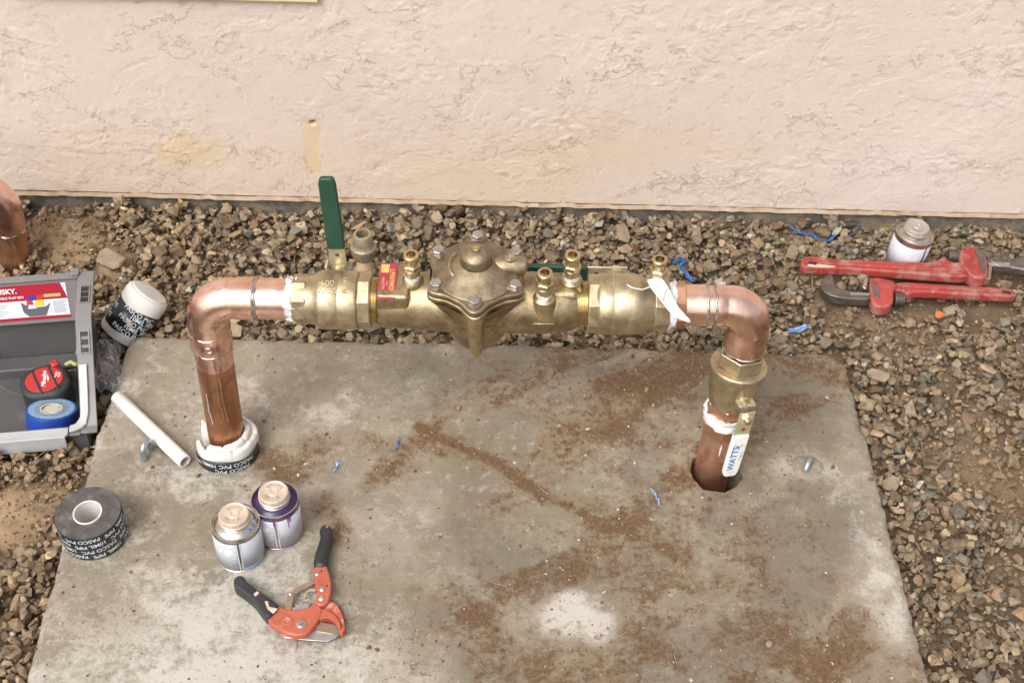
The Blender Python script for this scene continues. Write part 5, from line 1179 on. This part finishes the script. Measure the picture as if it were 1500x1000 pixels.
# ------------------------------------------------------------------ cans
def can(px, py, label, kind, rz=0.0, z=0.0, tilt=(0, 0)):
    b = P(px, py, z); r = 0.0335
    t = thing('solvent_can', label, 'can', (b.x, b.y + r, z), (tilt[0], tilt[1], rz), 'round cans with screw caps')
    H_ = 0.074
    top = 'purple' if kind == 'purple' else 'tin'
    MB().lathe([(0, 0.001), (0.0320, 0.0), (r + 0.0004, 0.0005), (r + 0.0004, 0.003), (r - 0.0004, 0.0035), (r - 0.0004, H_ - 0.003), (r + 0.0004, H_ - 0.0025), (r + 0.0004, H_), (r - 0.0010, H_ + 0.0004), (r - 0.0018, H_ - 0.003)], 56).build('tin_body', M['tin'], t)
    MB().lathe([(r - 0.0016, H_ - 0.002), (r - 0.004, H_ - 0.0032), (0.026, H_ - 0.001), (0.0225, H_ + 0.0015), (0.0, H_ + 0.0015)], 48).build('tin_top', M[top], t)
    lab = {'blue': 'label_blue', 'purple': 'label_purple', 'far': 'label_far'}[kind]
    vs = []; fs = []; n = 72; g = 0.06
    ys_ = (0.0065, 0.0648)
    for i in range(n + 1):
        a = rad(-80) + g + (2 * PI - 2 * g) * i / n
        for q in ys_: vs.append(((r + 0.0005) * math.cos(a), (r + 0.0005) * math.sin(a), q))
    for i in range(n): fs.append((i * 2, i * 2 + 2, i * 2 + 3, i * 2 + 1))
    MB().add(vs, fs).build('paper_label', M[lab], t, solid=0.0002)
    bandm = {'blue': 'blue_label', 'purple': 'purple_band', 'far': 'purple_band'}[kind]
    if kind == 'purple':
        MB().lathe([(r + 0.0008, 0.0668), (r + 0.0009, 0.0675), (r + 0.0008, 0.0690)], 56).build('printed_band', M[bandm], t)
        MB().lathe([(r + 0.0008, 0.0050), (r + 0.0009, 0.0058), (r + 0.0008, 0.0068)], 56).build('printed_band', M[bandm], t)
        for a, l, w_ in ((rad(-84), 0.024, 0.0012), (rad(-50), 0.024, 0.0012), (rad(-45), 0.014, 0.0016)):
            MB().tube([((r + 0.0006) * math.cos(a + 0.03 * q), (r + 0.0006) * math.sin(a + 0.03 * q), 0.0685 - l * q) for q in np.linspace(0, 1, 8)], [w_ * s for s in (0.6, 0.9, 1, 0.8, 0.6, 0.55, 0.6, 0.2)], 6).build('primer_drip', M['purple_band'] if l < 0.028 else M['purple'], t)
    elif kind == 'blue':
        vs = []; fs = []
        for i in range(31):
            a = rad(-78) + g + rad(140) * i / 30; zt = 0.0085 + 0.004 * abs(math.sin(a * 0.9))
            vs += [((r + 0.0008) * math.cos(a), (r + 0.0008) * math.sin(a), 0.0064), ((r + 0.0008) * math.cos(a), (r + 0.0008) * math.sin(a), zt)]
        for i in range(30): fs.append((i * 2, i * 2 + 2, i * 2 + 3, i * 2 + 1))
        MB().add(vs, fs).build('printed_band', M['blue_label'], t)
        for a, l in ((0.2, 0.004), (-0.6, 0.003), (-0.35, 0.0025)):
            MB().lathe([(0, 0.0012), (l * 0.6, 0.001), (l, 0)], 10, T(0.026 * math.cos(a), 0.026 * math.sin(a), H_ - 0.001)).build('glue_spot', M['blue_scrap'], t)
    if kind != 'far':
        wv = [(r + 0.0007, 0.0064, 0.0648)]
        for aa in (rad(-80) + g, rad(-80) - g):
            MB().prism([((r + 0.0007) * math.cos(aa + q), (r + 0.0007) * math.sin(aa + q)) for q in (-0.02, 0.02)] + [((r + 0.0012) * math.cos(aa + q), (r + 0.0012) * math.sin(aa + q)) for q in (0.02, -0.02)], 0.0066, 0.0646).build('label_margin', M['paper'], t)
    # neck and screw cap
    H0 = H_; H_ = H_ - 0.0045
    capm = 'cap_dull' if kind == 'far' else 'cap'
    MB().lathe([(0.0205, H_), (0.0205, H_ + 0.004), (0.0222, H_ + 0.005), (0.0222, H_ + 0.0065), (0.0208, H_ + 0.0075), (0.0222, H_ + 0.0085), (0.0222, H_ + 0.010), (0.0205, H_ + 0.011)], 48).build('neck', M['tin'], t)
    MB().lathe([(0.0208, H_ + 0.0105), (0.0222, H_ + 0.0110), (0.0222, H_ + 0.0130), (0.0214, H_ + 0.0136), (0.0214, H_ + 0.0195), (0.0205, H_ + 0.0212), (0.0190, H_ + 0.0217), (0.0178, H_ + 0.0209), (0.0080, H_ + 0.0209), (0.0070, H_ + 0.0222), (0.0050, H_ + 0.0222), (0.0042, H_ + 0.0210), (0, H_ + 0.0210)], 48).build('screw_cap', M[capm], t)
    if kind != 'far':
        mb = MB(); lt = []
        for word, up_ in (('BRUSH', True), ('IN CAN', False)):
            for i, ch in enumerate(word):
                if ch == ' ': continue
                o = (i - (len(word) - 1) / 2) * 0.40
                ang = PI / 2 - o if up_ else -PI / 2 + o
                v, f = text_geo(ch, 0.0072)
                Fc = T(0.0124 * math.cos(ang), 0.0124 * math.sin(ang), H_ + 0.0210) @ Matrix.Rotation(ang - PI / 2 if up_ else ang + PI / 2, 4, 'Z')
                mb.add(v, f, Fc)
        me = bpy.data.meshes.new('lettering'); me.from_pydata(mb.v, [], mb.f); o = link('lettering', me, M['tin'], t)
        k = o.modifiers.new('solid', 'SOLIDIFY'); k.thickness = 0.0012; k.offset = 0
    return t
can(348, 839, 'round can with white and blue label and a tan cap, beside the cutter', 'blue', 0.05)
can(405, 806, 'round can with purple stained rim and drips on its label', 'purple', -0.05)
can(1327, 406, 'dull round can with brown cap on the gravel behind the red wrenches', 'far', 0.4, -0.030, (rad(2), rad(5)))

# ------------------------------------------------------------------ orange pipe cutter (drawn out flat, lying on the slab)
def zc(p): return (280 + p[0] / 3.846, 690 + p[1] / 3.846)
co = P(*zc((640, 800)), 0.0)
pc = thing('pipe_cutter', 'orange ratchet pipe cutter with black grips lying open on the slab', 'pipe cutter', (co.x, co.y, 0))
def flat(pts, z0, z1, name, m, bev=0.002, seg=3, parent=pc, zref=None, cfn=zc, o=co, smooth=38):
    w_ = [P(*cfn(p), z1 if zref is None else zref) - o for p in pts]
    return MB().prism([(q.x, q.y) for q in w_], z0, z1).build(name, M[m], parent, bevel=bev, seg=seg, smooth=smooth)
def rnd(pts, it=2):                     # corner cutting to turn a few surveyed points into a soft outline
    for _ in range(it):
        o = []
        for i in range(len(pts)):
            a, b = pts[i], pts[(i + 1) % len(pts)]
            o += [(a[0] * .75 + b[0] * .25, a[1] * .75 + b[1] * .25), (a[0] * .25 + b[0] * .75, a[1] * .25 + b[1] * .75)]
        pts = o
    return pts
flat(rnd([(238, 640), (238, 598), (272, 578), (302, 592), (314, 622), (400, 680), (500, 748), (470, 790), (432, 828), (398, 790), (340, 712), (268, 662)], 2), 0.001, 0.022, 'grip', 'grip', 0.007, 4)
flat(rnd([(718, 325), (735, 293), (772, 290), (798, 318), (792, 372), (768, 460), (764, 535), (686, 530), (690, 470), (716, 398), (730, 350)], 2), 0.003, 0.024, 'grip', 'grip', 0.007, 4)
flat([(472, 868), (520, 934), (640, 948), (765, 957), (815, 935), (850, 903), (820, 880), (730, 850), (690, 868), (560, 900)], 0.0065, 0.0085, 'blade', 'blade', 0.0006, 2)
flat([(700, 872), (728, 846), (832, 868), (842, 900), (800, 916), (705, 900)], 0.0086, 0.0110, 'blade_step', 'link', 0.0005, 2)
flat([(560, 780), (562, 760), (584, 766), (588, 745), (606, 752), (614, 735), (630, 747), (644, 733), (654, 746), (668, 742), (660, 800), (600, 810)], 0.008, 0.0110, 'ratchet_plate', 'blade', 0.0003, 1)
flat(rnd([(428, 828), (488, 748), (532, 770), (592, 778), (652, 768), (692, 738), (726, 752), (742, 786), (718, 838), (690, 872), (652, 916), (600, 924), (536, 912), (478, 876), (440, 852)], 1), 0.0040, 0.0175, 'frame', 'orange', 0.0025, 3)
flat(rnd([(700, 765), (738, 770), (790, 790), (826, 822), (846, 868), (836, 888), (822, 860), (790, 826), (752, 822), (716, 838)], 1), 0.0045, 0.0165, 'jaw', 'orange', 0.003, 3)
flat(rnd([(738, 772), (788, 722), (828, 754), (860, 826), (868, 888), (848, 920), (832, 896), (846, 866), (826, 818), (788, 790)], 1), 0.0030, 0.0120, 'lower_jaw', 'orange_worn', 0.0025, 3)
flat(rnd([(686, 530), (762, 522), (774, 560), (792, 622), (784, 700), (764, 746), (722, 756), (696, 738), (708, 680), (690, 600)], 1), 0.0060, 0.0200, 'upper_handle', 'orange', 0.0025, 3)
flat([(572, 664), (690, 606), (698, 630), (580, 690)], 0.0085, 0.0110, 'link', 'link', 0.0005, 2)
flat([(545, 684), (580, 690), (562, 778), (526, 768)], 0.0115, 0.0140, 'link', 'link', 0.0005, 2)
sp = [P(*zc(p), 0.010) - co for p in ((648, 712), (642, 700), (652, 682), (668, 670), (700, 668))]
MB().tube(sp, 0.0022, 8).build('spring', M['zinc'], pc)
flat([(498, 820), (520, 798), (582, 830), (560, 872), (500, 850)], 0.0172, 0.0184, 'raised_badge', 'orange', 0.0006, 2)
cb = P(*zc((540, 836)), 0.0185) - co
lettering([('PS', 0.0095, 0, 0, dict(bold=0.03, shear=0.2))], M['orange_worn'], pc, T(cb.x, cb.y, 0.0188) @ Matrix.Rotation(rad(-18), 4, 'Z'), 0.0008)
flat([(412, 730), (432, 728), (440, 760), (490, 772), (462, 800), (430, 775)], 0.0213, 0.0223, 'bare_patch', 'worn_cream', 0.0004, 1)
flat([(350, 690), (372, 672), (386, 684), (362, 704)], 0.0213, 0.0223, 'bare_patch', 'worn_cream', 0.0004, 1)
for (x, y), r, z in (((620, 860), 0.0066, 0.0176), ((738, 662), 0.0042, 0.020), ((734, 714), 0.0046, 0.020), ((710, 578), 0.0034, 0.020), ((560, 688), 0.0032, 0.0140)):
    q = P(*zc((x, y)), z) - co
    s_ = MB(); s_.lathe([(r * 1.02, z - 0.001), (r, z + 0.0008), (r * 0.7, z + 0.0018), (0, z + 0.0022)], 24, T(q.x, q.y, 0)); s_.build('rivet', M['steel'], pc)
q = P(*zc((620, 860)), 0.02) - co
cs = MB(); cs.box(-0.0035, 0.0035, -0.0006, 0.0006, 0.0193, 0.0200, T(q.x, q.y, 0) @ Matrix.Rotation(0.5, 4, 'Z')); cs.box(-0.0006, 0.0006, -0.0035, 0.0035, 0.0194, 0.0201, T(q.x, q.y, 0) @ Matrix.Rotation(0.5, 4, 'Z')); cs.build('screw_slot', M['dark_print'], pc)
for p in ((735, 562), (766, 645)):
    q = P(*zc(p), 0.020) - co; MB().lathe([(0, 0.0203), (0.0014, 0.0203), (0.0014, 0.0198)], 10, T(q.x, q.y, 0)).build('rivet_hole', M['black_slot'], pc)
q = P(*zc((764, 312)), 0.024) - co; MB().lathe([(0, 0.0246), (0.0016, 0.0246), (0.0020, 0.0238)], 10, T(q.x, q.y, 0)).build('hang_hole', M['steel'], pc)

# ------------------------------------------------------------------ the two red pipe wrenches
def zw(p): return (1140 + p[0] / 4.167, 300 + p[1] / 4.167)
def wrench(label, o2, spec, tilt=(0, 0)):
    t = thing('pipe_wrench', label, 'pipe wrench', o2, (tilt[0], tilt[1], 0), 'red pipe wrenches on the gravel')
    for nm, pts, z0, z1, m, bev, zr in spec:
        w_ = [P(*zw(p), o2.z + zr) - o2 for p in pts]
        MB().prism([(q.x, q.y) for q in w_], z0, z1).build(nm, M[m], t, bevel=bev, seg=3)
    return t
gz1 = -0.020
o1 = P(*zw((1000, 500)), gz1)
lo = wrench('red pipe wrench lying nearer the slab, dark hooked jaw pointing left', o1, [
    ('handle', rnd([(690, 462), (1000, 482), (1400, 503), (1450, 526), (1460, 545), (1440, 554), (1380, 553), (1100, 540), (840, 524), (790, 545), (760, 522), (690, 520)], 1), 0.000, 0.017, 'wrench_red', 0.0045, 0.017),
    ('handle_ridge', rnd([(760, 486), (1000, 498), (1360, 522), (1360, 532), (1000, 514), (760, 498)], 1), 0.0155, 0.0200, 'wrench_red', 0.0015, 0.019),
    ('head', rnd([(555, 455), (580, 438), (640, 444), (720, 462), (720, 512), (706, 520), (706, 575), (694, 606), (640, 622), (592, 616), (570, 586), (566, 540)], 1), 0.0, 0.024, 'wrench_red', 0.004, 0.024),
    ('heel_plate', rnd([(565, 470), (600, 470), (625, 560), (600, 572), (580, 540)], 1), 0.0235, 0.0255, 'iron', 0.001, 0.025),
    ('hook_jaw', rnd([(300, 418), (330, 416), (338, 445), (348, 500), (400, 522), (575, 534), (575, 578), (400, 570), (296, 544), (254, 498), (268, 450)], 1), 0.001, 0.018, 'iron', 0.004, 0.018),
    ('jaw_rack', [(440, 532), (560, 538), (560, 552), (440, 546)], 0.0175, 0.0195, 'bolt', 0.0005, 0.019),
    ('heel_jaw', [(512, 500), (528, 428), (552, 432), (548, 470), (536, 512)], 0.002, 0.021, 'steel', 0.0015, 0.021)])
def nut(t, o2, a, b, r, ym):
    A = P(*zw(a), o2.z + 0.012) - o2; B = P(*zw(b), o2.z + 0.012) - o2
    F = frame(A, B - A, (0, 0, 1)); L_ = (B - A).length; pf = [(0, 0)]
    k = 7
    for i in range(k): pf += [(r - 0.0012, L_ * i / k), (r, L_ * (i + .3) / k), (r, L_ * (i + .7) / k)]
    pf += [(r - 0.0012, L_), (0, L_)]
    MB().lathe(pf, 24, F).build('adjusting_nut', M['iron'], t, smooth=20)
nut(lo, o1, (708, 575), (766, 579), 0.0125, 0)
MB().tube([P(*zw((1370, 528)), gz1 + 0.0175) - o1 + Vector((0, 0, -0.001)), P(*zw((1418, 540)), gz1 + 0.0175) - o1 + Vector((0, 0, -0.001))], 0.0035, 8).build('hang_hole', M['black_slot'], lo)
gz2 = -0.008
o2 = P(*zw((700, 400)), gz2)
hi = wrench('red pipe wrench lying across the other one, its worn handle end to the left', o2, [
    ('handle', rnd([(136, 350), (150, 312), (205, 308), (350, 328), (800, 345), (950, 347), (1018, 303), (1048, 345), (1140, 348), (1230, 400), (1200, 442), (800, 414), (500, 390), (220, 381), (150, 376)], 1), 0.000, 0.018, 'wrench_red', 0.0045, 0.018),
    ('handle_ridge', rnd([(240, 346), (500, 358), (800, 374), (1150, 390), (1160, 402), (800, 392), (500, 374), (240, 360)], 1), 0.0165, 0.0212, 'wrench_red', 0.0015, 0.020),
    ('head', rnd([(1108, 268), (1150, 248), (1232, 268), (1272, 312), (1284, 388), (1276, 440), (1228, 446), (1180, 432), (1110, 350)], 1), -0.002, 0.025, 'wrench_red', 0.004, 0.025),
    ('heel_plate', rnd([(1195, 262), (1232, 268), (1262, 330), (1270, 416), (1240, 420), (1225, 340)], 1), 0.0245, 0.0265, 'iron', 0.001, 0.026),
    ('hook_jaw', rnd([(1270, 312), (1420, 322), (1520, 318), (1660, 330), (1690, 430), (1680, 540), (1630, 540), (1620, 420), (1440, 378), (1270, 364)], 1), 0.002, 0.018, 'iron', 0.004, 0.018),
    ('jaw_rack', [(1300, 332), (1415, 336), (1412, 380), (1350, 376), (1300, 352)], 0.0176, 0.0196, 'steel', 0.0006, 0.019),
    ('heel_jaw', [(1232, 448), (1298, 452), (1308, 366), (1284, 360), (1276, 440)], 0.002, 0.019, 'link', 0.0015, 0.019),
    ('worn_patch', rnd([(170, 358), (260, 360), (352, 370), (340, 380), (200, 378)], 1), 0.0172, 0.0184, 'worn_cream', 0.0004, 0.019)])
for k in range(9):
    a = P(*zw((1306 + 12 * k, 333 + 0.4 * k)), gz2 + 0.0196) - o2
    MB().box(-0.0012, 0.0012, -0.006, 0.001, 0.0190, 0.0204, T(a.x, a.y, 0) @ Matrix.Rotation(0.25, 4, 'Z')).build('jaw_tooth', M['iron'], hi)
nut(hi, o2, (1034, 310), (1102, 314), 0.0130, 0)
MB().tube([P(*zw((186, 352)), gz2 + 0.0185) - o2 + Vector((0, 0, -0.0015)), P(*zw((232, 360)), gz2 + 0.0185) - o2 + Vector((0, 0, -0.0015))], 0.0040, 8).build('hang_hole', M['black_slot'], hi)

# ------------------------------------------------------------------ blue shreds, orange cap, twigs, weed
def shred(px, py, pts, label, m='blue_scrap', w_=0.004, on_pad=False, n=3):
    c = P(px, py, -0.025 if not on_pad else 0); zb = 0.001 if on_pad else surf(c.x, c.y) + 0.002
    c = P(px, py, zb); mb = MB()
    for s in range(n):
        vs = []; fs = []; k = 14; ph = random.uniform(0, 6)
        for i in range(k + 1):
            t = i / k * (len(pts) - 1); a = min(int(t), len(pts) - 2); f_ = t - a
            x = pts[a][0] + (pts[a + 1][0] - pts[a][0]) * f_; y = pts[a][1] + (pts[a + 1][1] - pts[a][1]) * f_
            q = P(px + x, py + y, zb) - c; q.z = 0.004 * abs(math.sin(3 * t + ph)) + 0.0015 * s
            q += Vector((0.002 * math.sin(5 * t + ph), 0.002 * math.cos(4 * t + ph), 0)) * (s > 0)
            tw = 2.2 * t + ph; ww = w_ * (0.35 + 0.65 * math.sin(PI * min(max(i / k, 0.05), 0.95))) * (1 if s == 0 else 0.6)
            dv = Vector((math.cos(tw) * 0.5, 0.8, 0.6 * math.sin(tw))).normalized() * ww * 0.5
            vs += [q - dv, q + dv]
        for i in range(k): fs.append((i * 2, i * 2 + 1, i * 2 + 3, i * 2 + 2))
        mb.add(vs, fs)
    o = mb.build('blue_plastic_scrap', M[m], None, loc=(c.x, c.y, zb), solid=0.0005, smooth=60)
    return tag(o, label, 'plastic scrap', 'scraps of blue plastic')
shred(1000, 392, [(-14, -6), (-2, -9), (4, -4), (-4, 2), (2, 8), (6, 14), (16, 22)], 'tangled blue plastic shred just behind the right copper pipe', w_=0.008, n=5)
shred(1174, 481, [(-20, 6), (-8, 4), (4, 1), (22, -6)], 'short pale blue plastic strip near the back right corner of the slab', 'blue_scrap_pale', 0.009, n=4)
shred(1178, 340, [(-22, -6), (-8, 2), (10, 5), (22, 12)], 'dark blue plastic shred by the wall, left of the third can', w_=0.009, n=3)
shred(1232, 352, [(30, -20), (14, -6), (0, 6), (-12, 20)], 'long thin blue plastic strip touching the red wrench handle', w_=0.005, n=2)
shred(1222, 347, [(-14, 8), (0, 0), (12, -6)], 'small navy plastic flake between the blue strips by the wall', w_=0.010, n=2)
shred(583, 651, [(2, -10), (0, 0), (-3, 10)], 'tiny blue plastic sliver on the slab at the head of the soil streak', w_=0.004, on_pad=True, n=2)
shred(962, 732, [(-8, -14), (-1, -4), (2, 3), (6, 12)], 'thin white and blue plastic curl on the slab near the pipe hole', 'blue_scrap_pale', 0.003, True, 2)
shred(492, 686, [(-4, 6), (4, 0), (0, -8), (8, -4)], 'pale plastic crumb on the slab right of the foam collar', 'blue_scrap_pale', 0.004, True, 2)
c = P(1373, 468, -0.02); zs = surf(c.x, c.y)
oc = MB().lathe([(0, 0.004), (0.0055, 0.004), (0.0066, 0.003), (0.0068, 0.0), (0.0055, -0.001), (0, -0.001)], 24).build('orange_cap', M['orange_cap'], None, loc=(c.x, c.y, zs + 0.008), rot=(0.35, 0.1, 0)); tag(oc, 'small neon orange plastic cap on the gravel below the wrenches', 'cap')
# bit of dark pipe wrapped in blue by the wall
c = P(1240, 337, -0.03)
dk = MB().tube([(-0.018, 0.0, 0), (-0.006, 0.001, 0.001), (0.014, 0.002, 0.002)], [0.006, 0.0065, 0.006], 10).build('rubber_offcut', M['rubber'], None, loc=(c.x, c.y, surf(c.x, c.y) + 0.005)); tag(dk, 'short black rubber offcut among the blue shreds by the wall', 'offcut')
# weed
c = P(1412, 345, -0.03); zs = surf(c.x, c.y)
wd = thing('weed', 'tiny green weed in the gravel near the wall', 'weed', (c.x, c.y, zs - 0.004))
for k in range(9):
    a = k * 0.7 + 0.3; l = random.uniform(0.010, 0.02)
    d = Vector((math.cos(a), math.sin(a), 0.7)); s_ = Vector((-math.sin(a), math.cos(a), 0)) * 0.003
    MB().add([(0, 0, 0), tuple(d * l * .5 + s_), tuple(d * l + Vector((0, 0, -0.004))), tuple(d * l * .5 - s_)], [(0, 1, 2, 3)]).build('leaf', M['weed'], wd, solid=0.0004, smooth=None)
# dry grass and needles over gravel and slab: one mass
mb = MB()
for k in range(420):
    if k < 330:
        x, y = rng.uniform(-1.0, 1.0), rng.uniform(0.85, WALL_Y - 0.01)
        if in_pad(np.array(x), np.array(y), 0.01): continue
        z = surf(x, y) + 0.006; l = rng.uniform(0.015, 0.05); tl = rng.normal(0, 0.25)
    else:
        x, y = rng.uniform(-0.55, 0.50), rng.uniform(0.95, 1.66); z = 0.0025; l = rng.uniform(0.006, 0.028); tl = 0.0
        if math.hypot(x - HOLE[0], y - HOLE[1]) < 0.05: continue
    a = rng.uniform(0, PI); d = Vector((math.cos(a), math.sin(a), tl)) * l; bnd = Vector((-math.sin(a), math.cos(a), 0.3)) * l * rng.normal(0, 0.12)
    p = Vector((x, y, z)); mb.tube([p - d * .5, p + bnd, p + d * .5], [0.0005, 0.0006, 0.0003], 4, caps=False)
tg2 = mb.build('dry_grass', M['twig'], None, smooth=None); tag(tg2, 'scattered dry grass and needles on the gravel and slab', 'dry grass', kind='stuff')
# soil crumbs and chips on the slab
def crumbs():
    pr_ = protos(10, 9, 0.8); N = 7500
    I = rng.integers(0, len(PV), N * 6); I = I[PV[I, 2] > -0.008]
    wgt = 0.03 + 0.95 * np.clip(SA[I, 0], 0, 1) ** 2.2; I = I[rng.uniform(0, 1, len(I)) < wgt][:N]
    Vs = []; Fs = []; Cs = []; off = 0
    for i in I:
        v, f = pr_[rng.integers(0, 10)]; s = min(math.exp(rng.normal(math.log(0.0012), 0.55)), 0.0055); a = rng.uniform(0, 6.28)
        x, y, z = PV[i] + np.array([rng.normal(0, .004), rng.normal(0, .004), s * 0.3])
        if math.hypot(x - HOLE[0], y - HOLE[1]) < HR + 0.004: continue
        q = v * s; c_, s_ = math.cos(a), math.sin(a); q = np.stack([q[:, 0] * c_ - q[:, 1] * s_ + x, q[:, 0] * s_ + q[:, 1] * c_ + y, q[:, 2] + z], 1)
        Vs.append(q); Fs.append(f + off); off += len(v)
        u = rng.uniform(); col = (0.16, 0.09, 0.05) if u < 0.62 else ((0.30, 0.20, 0.12) if u < 0.88 else (0.52, 0.48, 0.42))
        Cs.append(np.repeat([col], len(v), 0))
    o = np_mesh('soil_crumbs', np.vstack(Vs), np.vstack(Fs), M['gravel'], smooth=False); set_attr(o, 'hue', np.vstack(Cs))
    tag(o, 'crumbs of brown soil and tiny chips strewn on the slab', 'soil crumbs', kind='stuff')
crumbs()
def pebble(px, py, w_, label, seed, col='stone_big'):
    c = P(px, py, 0.002); v, f = protos(1, 14 + seed % 4, 0.7)[0]
    o = MB().add([tuple(q * w_ / 2) for q in v], [tuple(t) for t in f]).build('pebble', M[col], None, loc=(c.x, c.y, w_ * 0.20), rot=(0, 0, seed * 1.3), smooth=20, bevel=0.0006); tag(o, label, 'pebble', 'pebbles lying on the slab')
pebble(672, 597, 0.013, 'round brown pebble alone on the slab below the valve bowl', 1)
pebble(812, 925, 0.017, 'flat tan pebble at the edge of the pale round patch', 2)
pebble(1127, 943, 0.015, 'rust brown pebble near the front edge on the right of the slab', 3)
pebble(1056, 858, 0.007, 'tiny pebble on the slab below the pipe hole', 4)
pebble(977, 910, 0.007, 'small pale pebble in the soil stain right of the pale patch', 5)
pebble(507, 790, 0.011, 'dark chip of stone just right of the purple can', 6)
